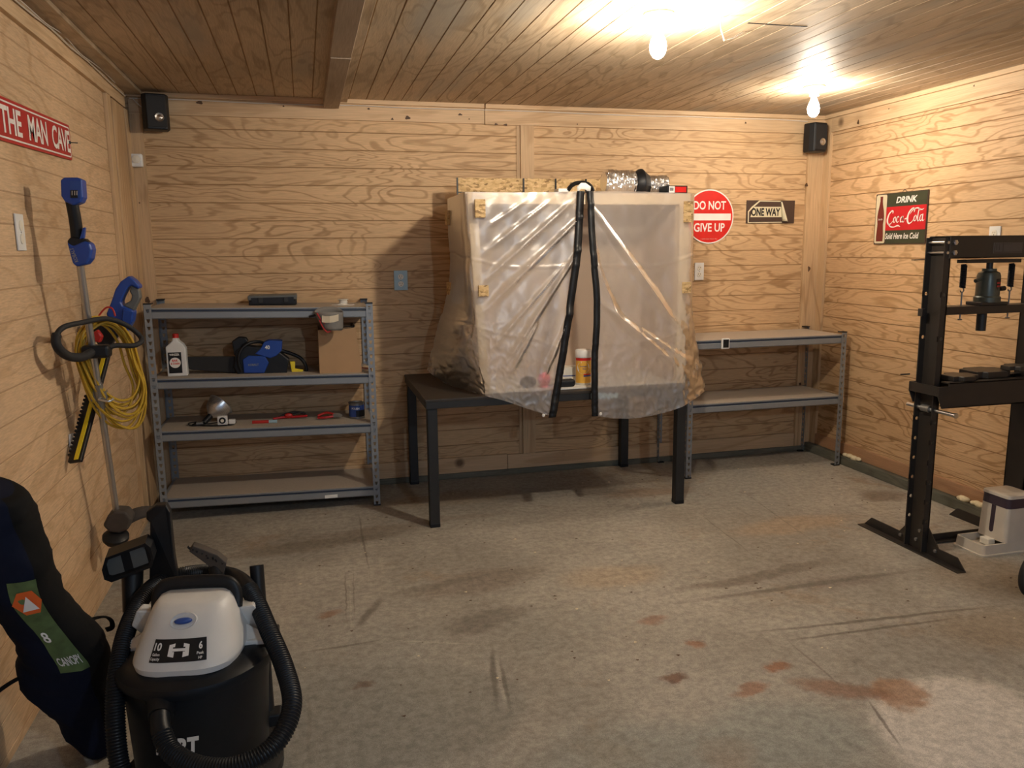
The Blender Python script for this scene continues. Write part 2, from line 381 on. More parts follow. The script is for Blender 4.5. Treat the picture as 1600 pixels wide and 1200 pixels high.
class MB:
    def __init__(s, m=0): s.v = []; s.f = []; s.fm = []; s.m = m

    def add(s, vs, fs, m=None):
        o = len(s.v); s.v += [Vector(v) for v in vs]
        for f in fs: s.f.append([o + i for i in f]); s.fm.append(s.m if m is None else m)
        return s

    def box(s, x0, x1, y0, y1, z0, z1, m=None, R=None):
        vs = [Vector((x, y, z)) for x in (x0, x1) for y in (y0, y1) for z in (z0, z1)]
        if R: vs = [R @ v for v in vs]
        return s.add(vs, [(0, 1, 3, 2), (4, 6, 7, 5), (0, 4, 5, 1), (2, 3, 7, 6), (0, 2, 6, 4), (1, 5, 7, 3)], m)

    def prism(s, pts, vec, m=None):
        n = len(pts); vec = Vector(vec); a = [Vector(p) for p in pts]
        nrm = Vector((0, 0, 0))
        for i in range(n): nrm += a[i].cross(a[(i + 1) % n])
        if nrm.dot(vec) > 0: a.reverse()
        fs = [tuple(range(n)), tuple(range(2 * n - 1, n - 1, -1))] + [(i, i + n, (i + 1) % n + n, (i + 1) % n) for i in range(n)]
        fs = [tuple(reversed(f)) if k > 1 else f for k, f in enumerate(fs)]
        fs = fs[:2] + [tuple(reversed(f)) for f in fs[2:]]
        return s.add(a + [p + vec for p in a], fs, m)

    def tube(s, path, r, seg=10, caps=True, closed=False, m=None, ry=None):
        path = [Vector(p) for p in path]; n = len(path); rings = []
        up = None
        for i, p in enumerate(path):
            a = path[(i - 1) % n] if (closed or i > 0) else p; b = path[(i + 1) % n] if (closed or i < n - 1) else p
            t = (b - a).normalized()
            if up is None:
                up = Vector((0, 0, 1)) if abs(t.z) < .9 else Vector((0, 1, 0))
            u = (up - t * up.dot(t)).normalized(); w = t.cross(u); up = u
            rr = r[i] if isinstance(r, (list, tuple)) else r
            r2 = rr * (ry or 1)
            rings.append([p + u * rr * math.cos(2 * PI * k / seg) + w * r2 * math.sin(2 * PI * k / seg) for k in range(seg)])
        vs = [v for g in rings for v in g]; fs = []
        for i in range(n if closed else n - 1):
            j = (i + 1) % n
            for k in range(seg):
                l = (k + 1) % seg; fs.append((i * seg + k, i * seg + l, j * seg + l, j * seg + k))
        if caps and not closed:
            fs.append(tuple(range(seg - 1, -1, -1))); fs.append(tuple((n - 1) * seg + k for k in range(seg)))
        return s.add(vs, fs, m)

    def cyl(s, a, b, r, seg=16, m=None): return s.tube([a, b], r, seg, m=m)

    def lathe(s, prof, c, axis=(0, 0, 1), seg=24, m=None, sx=1, sy=1, rot=0):
        ax = Vector(axis).normalized(); q = Vector((0, 0, 1)).rotation_difference(ax); c = Vector(c); vs = []; fs = []
        for r, z in prof:
            for k in range(seg):
                a = 2 * PI * k / seg + rot
                vs.append(c + q @ Vector((r * sx * math.cos(a), r * sy * math.sin(a), z)))
        for i in range(len(prof) - 1):
            for k in range(seg):
                l = (k + 1) % seg; fs.append((i * seg + k, i * seg + l, (i + 1) * seg + l, (i + 1) * seg + k))
        if prof[0][0] > 1e-4: fs.append(tuple(range(seg - 1, -1, -1)))
        if prof[-1][0] > 1e-4: fs.append(tuple((len(prof) - 1) * seg + k for k in range(seg)))
        return s.add(vs, fs, m)

    def grid(s, rows, m=None, flip=False):
        nr, nc = len(rows), len(rows[0]); fs = []
        for i in range(nr - 1):
            for j in range(nc - 1):
                f = (i * nc + j, i * nc + j + 1, (i + 1) * nc + j + 1, (i + 1) * nc + j); fs.append(f[::-1] if flip else f)
        return s.add([v for r in rows for v in r], fs, m)

    def sphere(s, c, r, seg=16, m=None, sc=(1, 1, 1)):
        c = Vector(c); n = seg // 2; vs = []; fs = []
        for i in range(n + 1):
            t = PI * i / n
            for k in range(seg):
                a = 2 * PI * k / seg
                vs.append(c + Vector((r * sc[0] * math.sin(t) * math.cos(a), r * sc[1] * math.sin(t) * math.sin(a), r * sc[2] * math.cos(t))))
        for i in range(n):
            for k in range(seg):
                l = (k + 1) % seg; fs.append((i * seg + k, (i + 1) * seg + k, (i + 1) * seg + l, i * seg + l))
        return s.add(vs, fs, m)

    def poly(s, pts, m=None): return s.add(pts, [tuple(range(len(pts)))], m)

    def build(s, name, mats, parent=None, smooth=0, bevel=0, solid=0, subsurf=0, origin=None, bseg=2):
        me = bpy.data.meshes.new(name)
        o = bpy.data.objects.new(name, me); COL.objects.link(o)
        if parent is not None:
            root = parent.name; Mx = ROOTM[root]; inv = Mx.inverted(); vs = [inv @ v for v in s.v]
            o.parent = parent; ROOTM[o.name] = Mx
        else:
            og = Vector(origin) if origin else (Vector((0, 0, 0)) if not s.v else Vector((sum(v.x for v in s.v) / len(s.v), sum(v.y for v in s.v) / len(s.v), min(v.z for v in s.v))))
            o.location = og; ROOTM[o.name] = Matrix.Translation(og); vs = [v - og for v in s.v]
        me.from_pydata(vs, [], s.f)
        if not isinstance(mats, (list, tuple)): mats = [mats]
        for m in mats: me.materials.append(M[m] if isinstance(m, str) else m)
        me.polygons.foreach_set('material_index', s.fm)
        me.validate(); me.update()
        if smooth:
            me.polygons.foreach_set('use_smooth', [True] * len(me.polygons))
            me.set_sharp_from_angle(angle=math.radians(smooth))
        if solid:
            d = o.modifiers.new('solid', 'SOLIDIFY'); d.thickness = solid; d.offset = 0
        if bevel:
            d = o.modifiers.new('bevel', 'BEVEL'); d.width = bevel; d.segments = bseg; d.limit_method = 'ANGLE'; d.angle_limit = .7
        if subsurf:
            d = o.modifiers.new('sub', 'SUBSURF'); d.levels = subsurf; d.render_levels = subsurf
        return o


def thing(name, label, cat, loc, group=None, rz=0):
    o = bpy.data.objects.new(name, None); COL.objects.link(o)
    o.location = loc; o.rotation_euler = (0, 0, rz); o.empty_display_size = .1
    ROOTM[o.name] = Matrix.Translation(Vector(loc)) @ Matrix.Rotation(rz, 4, 'Z')
    return tag(o, label, cat, group)


def tag(o, label, cat, group=None):
    o['label'] = label; o['category'] = cat
    if group: o['group'] = group
    return o


def struct(mb, name, mat, **k):
    o = mb.build(name, mat, origin=(0, 0, 0), **k); o['kind'] = 'structure'; return o


def dup(o, loc, label, rz=None, scale=None):
    """copy of a thing with copies of its parts and sub-parts"""
    r = o.copy(); COL.objects.link(r); r.location = loc; r['label'] = label
    if rz is not None: r.rotation_euler = (0, 0, rz)
    if scale: r.scale = scale

    def rec(src, dst):
        for ch in list(src.children):
            c = ch.copy(); COL.objects.link(c); c.parent = dst; c.matrix_parent_inverse = ch.matrix_parent_inverse.copy(); rec(ch, c)
    rec(o, r)
    return r


def cat(pts, n=8, closed=False):
    """Catmull-Rom through points"""
    pts = [Vector(p) for p in pts]; out = []; m = len(pts)
    for i in range(m if closed else m - 1):
        g = (lambda k: pts[k % m]) if closed else (lambda k: pts[max(0, min(m - 1, k))])
        a, b, c, d = g(i - 1), g(i), g(i + 1), g(i + 2)
        for j in range(n):
            t = j / n
            out.append(.5 * ((2 * b) + (c - a) * t + (2 * a - 5 * b + 4 * c - d) * t * t + (3 * b - a - 3 * c + d) * t ** 3))
    if not closed: out.append(pts[-1])
    return out


def text_polys(s, bold=.0, shear=0, res=3, space=1):
    cu = bpy.data.curves.new('t', 'FONT'); cu.body = s; cu.size = 1; cu.offset = bold; cu.shear = shear; cu.resolution_u = res; cu.space_character = space
    ob = bpy.data.objects.new('t', cu); me = ob.to_mesh()
    vs = [v.co.copy() for v in me.vertices]; fs = [tuple(p.vertices) for p in me.polygons]
    ob.to_mesh_clear(); bpy.data.objects.remove(ob); bpy.data.curves.remove(cu)
    x0 = min(v.x for v in vs); x1 = max(v.x for v in vs); y0 = min(v.y for v in vs); y1 = max(v.y for v in vs)
    return [((v.x - x0) / (x1 - x0), (v.y - y0) / (y1 - y0)) for v in vs], fs


def text_on(mb, s, fn, m=0, **k):
    """fn maps unit (u, v) of the text box to a point"""
    vs, fs = text_polys(s, **k)
    mb.add([fn(u, v) for u, v in vs], fs, m); return mb


def text_flat(mb, s, o, ux, uy, m=0, **k):
    o, ux, uy = Vector(o), Vector(ux), Vector(uy)
    return text_on(mb, s, lambda u, v: o + ux * u + uy * v, m, **k)


# ================================================================== ROOM
fl = MB(); fl.box(L - .15, RR + .15, Y0, D + .15, -.12, 0); struct(fl, 'floor', 'concrete')


def grooved(h0, h1, pitch, ph, put, gw=.0032, gd=.003, thick=.03):
    """cross-section of a grooved panel; put(h, depth) -> 3D point"""
    prof = [(h0, 0)]
    h = h0 + ph
    while h < h1 - .01:
        prof += [(h - gw, 0), (h - gw * .7, gd), (h + gw * .7, gd), (h + gw, 0)]; h += pitch
    prof += [(h1, 0)]
    return prof


def panel(name, mat, axis, a0, a1, h0, h1, ph, put, gm='groove_shade'):
    """strips between profile points, extruded from a0 to a1"""
    pr = grooved(h0, h1, .1004, ph, put); mb = MB()
    for (ha, da), (hb, db) in zip(pr, pr[1:]):
        mb.add([put(ha, da, a0), put(ha, da, a1), put(hb, db, a1), put(hb, db, a0)], [(0, 1, 2, 3)], 1 if (da > 0 and db > 0) else 0)
    # backing
    mb.add([put(h0, .03, a0), put(h0, .03, a1), put(h1, .03, a1), put(h1, .03, a0)], [(3, 2, 1, 0)], 0)
    for a in (a0, a1): mb.add([put(h0, 0, a), put(h0, .03, a), put(h1, .03, a), put(h1, 0, a)], [(0, 1, 2, 3)], 0)
    mb.add([put(h0, 0, a0), put(h0, 0, a1), put(h0, .03, a1), put(h0, .03, a0)], [(0, 1, 2, 3)], 0)
    mb.add([put(h1, 0, a0), put(h1, 0, a1), put(h1, .03, a1), put(h1, .03, a0)], [(0, 1, 2, 3)], 0)
    return struct(mb, name, [mat, gm])


panel('wall_back', 'ply_x', 0, L - .03, RR + .03, 0, H, .012, lambda h, d, a: (a, D + (d if d > .02 else d * .7), h))
panel('wall_right', 'ply_y', 1, Y0, D, 0, H, .06, lambda h, d, a: (RR + d, a, h))
panel('wall_left', 'ply_l', 1, Y0, D, 0, H, .03, lambda h, d, a: (L - (d if d > .02 else d * .45), a, h), 'groove_shade_pale')
panel('ceiling', 'ply_ceil', 1, Y0, D, L - .03, RR + .03, .0142, lambda h, d, a: (h, a, H + d))

def knots(mb, ax, val, lst, s):
    """dark knots let into a board face: pixel, half width, half height"""
    for px, py, a, h_ in lst:
        p = P(px, py, ax, val); n = 12
        pts = []
        for k in range(n):
            t_ = 2 * PI * k / n; w = 1 + .25 * math.sin(3 * t_ + px)
            u, v = a * w * math.cos(t_), h_ * w * math.sin(t_)
            pts.append((p.x + u, val - .0006, p.z + v) if ax == 1 else (val + s * .0006, p.y + u, p.z + v))
        if (ax == 0): pts.reverse()
        mb.poly(pts, 1)


# trims: header boards, crown strips, corner posts, battens, base boards, sill plates
mb = MB(); mb.box(L + .02, 1.093, D - .019, D, 2.187, 2.275); mb.box(1.097, RR, D - .021, D, 2.185, 2.275); knots(mb, 1, D - .0215, [(576, 170, .007, .005), (613, 186, .007, .006), (637, 184, .015, .010), (719, 179, .012, .006), (733, 186, .004, .004), (312, 160, .016, .010), (443, 166, .005, .004), (775, 194, .010, .006), (790, 195, .012, .006), (1165, 192, .007, .006), (902, 194, .004, .004)], 0); struct(mb, 'trim_1', ['board_x', 'knot'])
mb = MB(); mb.box(L, 1.09, D - .04, D, 2.275, H); mb.box(1.097, RR, D - .04, D, 2.275, H); struct(mb, 'trim_2', 'board_x', bevel=.002)
mb = MB(); mb.box(RR - .019, RR, Y0, D - .08, 2.187, 2.275); knots(mb, 0, RR - .0195, [(1341, 191, .010, .014), (1389, 170, .005, .004), (1522, 134, .005, .005)], -1); struct(mb, 'trim_3', ['board_y', 'knot'])
mb = MB(); mb.box(RR - .04, RR, Y0, D - .02, 2.275, H); struct(mb, 'trim_4', 'board_y', bevel=.002)
mb = MB(); mb.box(L, L + .02, Y0, D - .10, 2.205, H); struct(mb, 'trim_5', 'board_y', bevel=.001)
mb = MB(); mb.box(L + .02, L + .10, Y0, D - .05, H - .018, H); struct(mb, 'trim_6', 'ply_ceil', bevel=.003)
mb = MB(); mb.box(RR - .135, RR - .019, D - .02, D, 0, 2.185); knots(mb, 1, D - .0203, [(1260, 289, .012, .012), (1264, 420, .010, .018), (1250, 600, .009, .012)], 0); struct(mb, 'trim_7', ['board_z', 'knot'])
mb = MB(); mb.box(RR - .02, RR, D - .085, D, 0, 2.275); struct(mb, 'trim_8', 'board_z', bevel=.001)
mb = MB(); mb.box(1.318, 1.403, D - .018, D, .13, 2.185); mb.box(1.296, 1.316, D - .006, D, .13, 2.185); struct(mb, 'trim_9', 'board_z', bevel=.001)
mb = MB(); mb.box(L + .002, L + .082, D - .022, D, .05, 2.187); knots(mb, 1, D - .0223, [(230, 469, .015, .017), (218, 317, .004, .004)], 0); struct(mb, 'trim_10', ['board_z', 'knot'])
mb = MB(); mb.box(L, L + .018, 4.36, 4.44, .05, 2.205); mb.box(L, L + .018, 4.47, 4.735, .05, 2.20); struct(mb, 'trim_11', 'board_z', bevel=.002)
mb = MB(); mb.box(L, L + .02, 4.765, D, .0, 2.20); struct(mb, 'trim_12', 'board_z', bevel=.002)
mb = MB(); mb.box(L + .08, 1.21, D - .02, D, .036, .135); mb.box(1.213, RR - .14, D - .02, D, .036, .13); struct(mb, 'baseboard_back', 'board_x', bevel=.001)
mb = MB(); mb.box(RR - .02, RR, Y0, D - .09, .06, .135); struct(mb, 'baseboard_right', 'base_red', bevel=.001)
mb = MB(); mb.box(L, RR - .05, D - .03, D, 0, .036); struct(mb, 'trim_13', 'sill_green', bevel=.004)
mb = MB(); mb.box(RR - .055, RR, Y0, D, 0, .058); struct(mb, 'trim_14', 'sill_green', bevel=.004)
# beam board dividing the ceiling
mb = MB(); mb.box(.150, .238, Y0, 3.615, H - .052, H); mb.box(.152, .238, 3.62, D - .04, H - .055, H); struct(mb, 'trim_15', 'beam_wood', bevel=.002)
mb = MB(); mb.box(.240, .285, Y0, D - .04, H - .02, H); struct(mb, 'trim_16', 'ply_ceil', bevel=.002)

# bulb lights -------------------------------------------------------------
def ceiling_light(loc, label, glow):
    t = thing('ceiling_light', label, 'ceiling light', loc, 'bare bulbs on the ceiling')
    x, y, z = loc
    b = MB(); b.lathe([(.056, 0), (.056, -.008), (.050, -.014), (.032, -.022), (.027, -.040), (.026, -.050), (0, -.050)], loc, seg=28); b.build('lamp_holder', 'porcelain', t, smooth=40)
    b = MB(); b.lathe([(0, -.048), (.013, -.048), (.014, -.062), (.019, -.078), (.028, -.098), (.0315, -.118), (.029, -.138), (.019, -.154), (.008, -.161), (0, -.162)], loc, seg=20); b.build('bulb', glow, t, smooth=80)
    return t


ceiling_light((1.323, 2.905, H), 'lit bare bulb in porcelain holder, the nearer and higher one in view', 'glow_warm')
c2 = ceiling_light((2.742, 3.985, H), 'lit bare bulb on ceiling near the far right corner', 'glow_far')
ceiling_light((1.05, -.75, H), 'cool white bare bulb on ceiling behind the viewer', 'glow_cool')

# ================================================================== WALL ITEMS
def speaker(loc, label, w=.125, hh=.19, rz=0):
    t = thing('wall_speaker', label, 'speaker', loc, 'black speakers in the upper corners', rz)
    Mx = ROOTM[t.name]

    def q(x, y, z): return Mx @ Vector((x, y, z))
    b = MB()
    pts = [(-w / 2, .0), (-w / 2 - .004, -.06), (-w / 2 + .012, -.095), (w / 2 - .012, -.095), (w / 2 + .004, -.06), (w / 2, 0)]
    b.prism([q(x, y, -hh / 2) for x, y in pts], Mx.to_3x3() @ Vector((0, 0, hh))); b.build('cabinet', 'black', t, bevel=.008, bseg=3)
    b = MB(); b.prism([q(x, -.094, z) for x, z in [(-w / 2 + .014, -hh / 2 + .012), (w / 2 - .014, -hh / 2 + .012), (w / 2 - .014, hh / 2 - .012), (-w / 2 + .014, hh / 2 - .012)]], Mx.to_3x3() @ Vector((0, -.006, 0)))
    b.build('grille', 'black_matte', t, bevel=.003)
    b = MB(); ax = Mx.to_3x3() @ Vector((0, -1, 0))
    b.lathe([(.024, 0), (.022, .004), (.014, .001), (.009, .004), (0, .007)], q(.012, -.0995, -.03), ax, 20); b.build('tweeter', 'silver', t, smooth=40)
    b = MB(); b.cyl(q(0, -.02, 0), q(0, .042, 0), .012); b.build('bracket', 'black', t)
    return t


speaker((3.315, D - .045, 2.148), 'black wall speaker in the far right corner above the post', .125, .185, .15)
speaker((-.742, D - .045, 2.185), 'black wall speaker in the far left corner near the white sensor', .125, .185, .25)

t = thing('motion_sensor', 'small white square sensor below the left corner speaker', 'sensor', (-.853, D - .03, 1.95))
b = MB(); b.box(-.885, -.822, D - .055, D - .023, 1.905, 1.975); b.build('housing', 'white', t, bevel=.008, bseg=3)
b = MB(); b.lathe([(.024, 0), (.022, .006), (0, .010)], (-.853, D - .055, 1.945), (0, -1, 0), 6); b.build('lens', 'ivory', t, smooth=30)


def outlet(c, label, n, up=(0, 0, 1), w=.070, hh=.114, mat='white', toggle=False, kind='wall_outlet'):
    """duplex plate; n = direction it faces"""
    t = thing(kind, label, 'light switch' if toggle else 'outlet', c)
    c = Vector(c); n = Vector(n); u = Vector(up); r = u.cross(n)

    def rect(o, a, bb, th, mb): mb.prism([o - r * a - u * bb, o + r * a - u * bb, o + r * a + u * bb, o - r * a + u * bb], n * th)
    b = MB(); rect(c + n * .0005, w / 2, hh / 2, .006, b); b.build('plate', mat, t, bevel=.002)
    for s in (1, -1):
        o = c + u * s * .0215 + n * .0065
        f = MB(); f.lathe([(.017, 0), (.0165, .003), (0, .003)], o, n, 18); rr = f.build('paddle' if toggle else 'receptacle', 'ivory', t, smooth=30)
        if not toggle:
            f = MB()
            for dx, hw in ((-.0065, .0012), (.0065, .0012)): rect(o + n * .0031 + r * dx + u * .004, hw, .0042, .0004, f)
            f.lathe([(.0026, 0), (.0026, .0004)], o + n * .0031 - u * .008, n, 10); f.build('slots', 'black', rr)
    f = MB(); f.lathe([(.003, 0), (.0025, .0012), (0, .0014)], c + n * .0065, n, 10); f.build('screw', 'dullmetal', t)
    return t


o1 = P(626, 438, 1, D); outlet((o1.x, D - .005, o1.z), 'metal outlet plate on back wall left of plastic box, cool light painted pale blue', (0, -1, 0), mat='cyan_box', w=.082, hh=.118)  # cool light on this plate is put into its blue colour
o1 = P(1092, 424, 1, D); outlet((o1.x, D - .001, o1.z), 'white outlet below the round red sign', (0, -1, 0), w=.066)
o1 = P(1555, 371, 0, RR); outlet((RR - .001, o1.y, o1.z), 'white outlet on right wall, half hidden by press top', (-1, 0, 0))
o1 = P(29, 363, 0, L); outlet((L + .001, o1.y, o1.z), 'white switch plate on left wall beside the trimmer', (1, 0, 0), w=.075, hh=.118, toggle=True, kind='light_switch')

# ---- THE MAN CAVE street sign
def wallpt(u, v, c, ux, uz, off): return c + ux * u + uz * v + off


b = MB()
c = Vector((L + .006, 2.78, 1.788)); ux = Vector((.0, .89, .027)); uz = Vector((0, 0, .137)); nx = Vector((1, 0, 0))
t = thing('street_sign', 'long red sign with white lettering THE MAN CAVE on left wall', 'sign', (L + .006, 3.2, 1.79))


def ms(u, v, o): return c + ux * u + uz * v + nx * o


def rrect(fn, u0, u1, v0, v1, ru, rv, o, n=5):
    out = []
    for cu, cv, a0 in ((u1 - ru, v1 - rv, 0), (u0 + ru, v1 - rv, 1), (u0 + ru, v0 + rv, 2), (u1 - ru, v0 + rv, 3)):
        for k in range(n + 1):
            a = (a0 + k / n) * PI / 2; out.append(fn(cu + ru * math.cos(a), cv + rv * math.sin(a), o))
    return out


b.prism(rrect(ms, 0, 1, 0, 1, .012, .07, 0), nx * .002); b.build('plate', 'darkred', t)


def ring(mb, fn, u0, u1, v0, v1, wu, wv, ru, rv, o, m=0):
    a = rrect(fn, u0, u1, v0, v1, ru, rv, o); i = rrect(fn, u0 + wu, u1 - wu, v0 + wv, v1 - wv, ru * .7, rv * .7, o); n = len(a)
    mb.add(a + i, [(k, (k + 1) % n, (k + 1) % n + n, k + n) for k in range(n)], m)


b = MB(); ring(b, ms, .012, .988, .07, .93, .006, .04, .012, .08, .0028); b.build('border', 'signwhite', t)
b = MB()
for s, ya_, yb_ in (('THE', 2.875, 3.075), ('MAN', 3.145, 3.355), ('CAVE', 3.415, 3.655)):
    b = MB(); text_on(b, s, lambda u, v: ms((ya_ - 2.78 + (yb_ - ya_) * u) / .89, .20 + .62 * v, .003), bold=.022, space=.95)
    b.build('lettering', 'signwhite', t)
b = MB(); b.sphere(ms(.975, .5, .003), .007, 10); b.cyl(ms(.975, .5, .003), ms(.99, .5, .03), .002, 6); b.build('nail', 'black_metal', t)

# ---- DO NOT GIVE UP round sign
cc = Vector((2.61, D - .004, 1.641)); R0 = .176
t = thing('round_sign', 'round red sign reading DO NOT GIVE UP on back wall', 'sign', cc)
b = MB(); b.lathe([(R0, 0), (R0, .003), (0, .003)], cc, (0, -1, 0), 64); b.build('plate', 'signwhite', t)
b = MB(); b.lathe([(R0 - .008, 0), (R0 - .008, .0006), (0, .0006)], cc + Vector((0, -.003, 0)), (0, -1, 0), 64); b.build('red_face', 'red', t)
b = MB(); b.box(cc.x - .155, cc.x + .155, D - .0085, D - .0076, cc.z - .024, cc.z + .020); b.build('white_bar', 'signwhite', t)
b = MB()
text_flat(b, 'DO NOT', (cc.x - .118, D - .0079, cc.z + .045), (.235, 0, 0), (0, 0, .056), bold=.02); b.build('lettering', 'signwhite', t); b = MB()
text_flat(b, 'GIVE UP', (cc.x - .112, D - .0079, cc.z - .098), (.225, 0, 0), (0, 0, .056), bold=.02)
text_flat(b, 'a safer way every day', (cc.x - .06, D - .0079, cc.z - .148), (.12, 0, 0), (0, 0, .006), bold=.0)
b.build('lettering', 'signwhite', t)

# ---- ONE WAY sign with curled corner
def bw(px, py, off=0): p = P(px, py, 1, D); return Vector((p.x, D - off, p.z))


t = thing('one_way_sign', 'small brown sign with peeling ONE WAY plate on back wall', 'sign', bw(1203, 333, .004))
x0, x1, z0, z1 = 2.882, 3.246, 1.597, 1.748
b = MB(); b.box(x0, x1, D - .006, D - .001, z0, z1); b.build('backing_board', 'brown', t)
w_, h_ = x1 - x0, z1 - z0


def ow(u, v, o=.0068): return Vector((x0 + w_ * u, D - o, z0 + h_ * v))


b = MB(); b.poly([ow(.03, .02), ow(.98, .10), ow(.99, .14), ow(.78, .55), ow(.70, .97), ow(.25, .98), ow(.12, .70), ow(.03, .50)])
b.build('curled_plate', 'brown', t, solid=.001)
b = MB()
e = [(.03, .02), (.74, .03), (.74, .06), (.05, .05), (.05, .50), (.13, .68), (.27, .95), (.69, .94), (.70, .98), (.25, .99), (.10, .72), (.025, .51)]
b.poly([ow(u, v, .0078) for u, v in e][:6] + [ow(u, v, .0078) for u, v in e][6:])
b.poly([ow(.08, .27, .0079), ow(.74, .27, .0079), ow(.71, .72, .0079), ow(.15, .72, .0079)]); b.build('cream_print', 'signcream', t)
b = MB(); text_on(b, 'ONE WAY', lambda u, v: ow(.095 + .60 * u, .315 + .35 * v, .0084), bold=.035); b.build('lettering', 'black', t)
b = MB()
rows = []
for i in range(9):
    a = i / 8
    rows.append([ow(.70 + .04 * a + .10 * s_ * (.3 + .9 * a), .95 - .86 * a - .03 * s_, .009 + .022 * math.sin(PI * s_) * (.3 + a)) for s_ in [k / 6 for k in range(7)]])
b.grid(rows); b.build('peeled_corner', 'signcream', t, smooth=60, solid=.001)

# ---- Coca-Cola sign
t = thing('soda_sign', 'green and red Coca-Cola sign with bottle on the right wall', 'sign', (RR - .004, 4.10, 1.45))
ya, yb, za, zb = 4.325, 3.893, 1.448, 1.752      # left edge is deeper


def ck(u, v, o=.004): return Vector((RR - .003 - o, ya + (yb - ya) * u, za + (zb - za) * v))


b = MB(); b.prism(rrect(ck, 0, 1, 0, 1, .01, .014, 0), Vector((-.004, 0, 0))); b.build('board', 'brown', t)
b = MB(); b.poly(rrect(ck, .012, .225, .02, .98, .03, .04, .0048)); b.build('bottle_panel', 'signcream', t)
b = MB(); b.poly([ck(.24, .015, .0048), ck(.985, .015, .0048), ck(.985, .985, .0048), ck(.24, .985, .0048)]); b.build('green_panel', 'signgreen', t)
b = MB(); b.poly([ck(.225, .27, .0054), ck(.985, .27, .0054), ck(.985, .73, .0054), ck(.225, .73, .0054)]); b.build('red_panel', 'coke_red', t)
b = MB()
prof = [(.04, .055), (.070, .06), (.075, .16), (.068, .28), (.060, .40), (.070, .50), (.072, .56), (.060, .66), (.036, .78), (.026, .86), (.028, .93), (.030, .945)]
pts = [(.118 + a * .95, v) for a, v in prof[1:]] + [(.118 - a * .95, v) for a, v in prof[:0:-1]]
b.poly([ck(u, v, .0056) for u, v in pts]); b.build('bottle_print', 'bottle_brown', t)
b = MB(); text_on(b, 'DRINK', lambda u, v: ck(.41 + .40 * u, .795 + .12 * v, .0056), bold=.03, shear=.25); b.build('lettering', 'signwhite', t); b = MB()
text_on(b, 'Sold Here Ice Cold', lambda u, v: ck(.235 + .64 * u, .10 + .115 * v, .0056), bold=.025, shear=.2); b.build('lettering', 'signwhite', t); b = MB()
text_on(b, 'Coca-Cola', lambda u, v: ck(.075 + .085 * u, .48 + .035 * v, .0064), bold=.01, shear=.3); b.build('bottle_lettering', 'signwhite', t); b = MB()


def stroke(mb, pts, w, fn, n=8, m=0):
    """flat pen stroke through (u, v) points; w = width at each point"""
    c_ = cat([(p[0], p[1], w[i] if isinstance(w, list) else w) for i, p in enumerate(pts)], n); Lq = []; Rq = []
    asp = abs(ya - yb) / (zb - za)
    for i, p in enumerate(c_):
        a = c_[max(0, i - 1)]; d = c_[min(len(c_) - 1, i + 1)]; tx, ty = (d.x - a.x) * asp, d.y - a.y; l = math.hypot(tx, ty) or 1
        nx_, ny_ = -ty / l / asp, tx / l
        Lq.append(fn(p.x + nx_ * p.z, p.y + ny_ * p.z)); Rq.append(fn(p.x - nx_ * p.z, p.y - ny_ * p.z))
    mb.grid([Lq, Rq], m)


f6 = lambda u, v: ck(u, v, .0062)
# script lettering: C o c a - C o l a, drawn as pen strokes
stroke(b, [(.36, .60), (.365, .64), (.335, .645), (.285, .58), (.262, .47), (.285, .395), (.33, .40), (.37, .45)], [.008, .014, .012, .016, .022, .016, .008, .006], f6)
stroke(b, [(.285, .395), (.33, .345), (.40, .335), (.47, .36), (.52, .335)], [.010, .014, .010, .014, .004], f6)
for ox in (.385, .520):
    stroke(b, [(ox + .025, .53), (ox - .002, .49), (ox + .002, .43), (ox + .028, .435), (ox + .042, .49), (ox + .030, .53), (ox + .02, .52)], [.008, .013, .011, .006, .012, .008, .006], f6)
stroke(b, [(.485, .51), (.475, .535), (.455, .52), (.443, .46), (.458, .42), (.49, .45)], [.010, .009, .008, .013, .009, .004], f6)
stroke(b, [(.565, .54), (.558, .45), (.572, .42), (.595, .45)], [.011, .013, .008, .004], f6)
stroke(b, [(.595, .475), (.635, .495)], .010, f6)
stroke(b, [(.765, .60), (.775, .655), (.735, .675), (.675, .60), (.650, .48), (.675, .395), (.725, .41), (.76, .46)], [.008, .013, .012, .016, .023, .016, .008, .005], f6)
stroke(b, [(.69, .565), (.74, .64), (.82, .675), (.90, .64), (.945, .66)], [.004, .010, .012, .010, .003], f6)
stroke(b, [(.800, .54), (.773, .50), (.777, .44), (.803, .445), (.817, .50), (.805, .54), (.795, .53)], [.008, .013, .011, .006, .012, .008, .006], f6)
stroke(b, [(.870, .62), (.868, .66), (.850, .63), (.838, .50), (.845, .43), (.868, .45)], [.005, .008, .009, .013, .009, .004], f6)
stroke(b, [(.915, .545), (.89, .53), (.878, .47), (.893, .43), (.918, .46)], [.008, .010, .012, .009, .005], f6)
stroke(b, [(.930, .56), (.923, .46), (.938, .43), (.962, .46)], [.011, .013, .008, .003], f6)
b.build('lettering', 'signwhite', t)
b = MB(); b.tube([ck(.52, 1.0, .004), ck(.56, 1.05, .006), ck(.60, 1.0, .004)], .0015, 6); b.build('hanging_wire', 'black_metal', t)

# ---- cables along the headers, hanging strip, foam
def cable(pts, r, name, label, mat='cable', n=6):
    b = MB(); b.tube(cat(pts, n), r, 6); o = b.build(name, mat, smooth=80); return tag(o, label, 'cable')


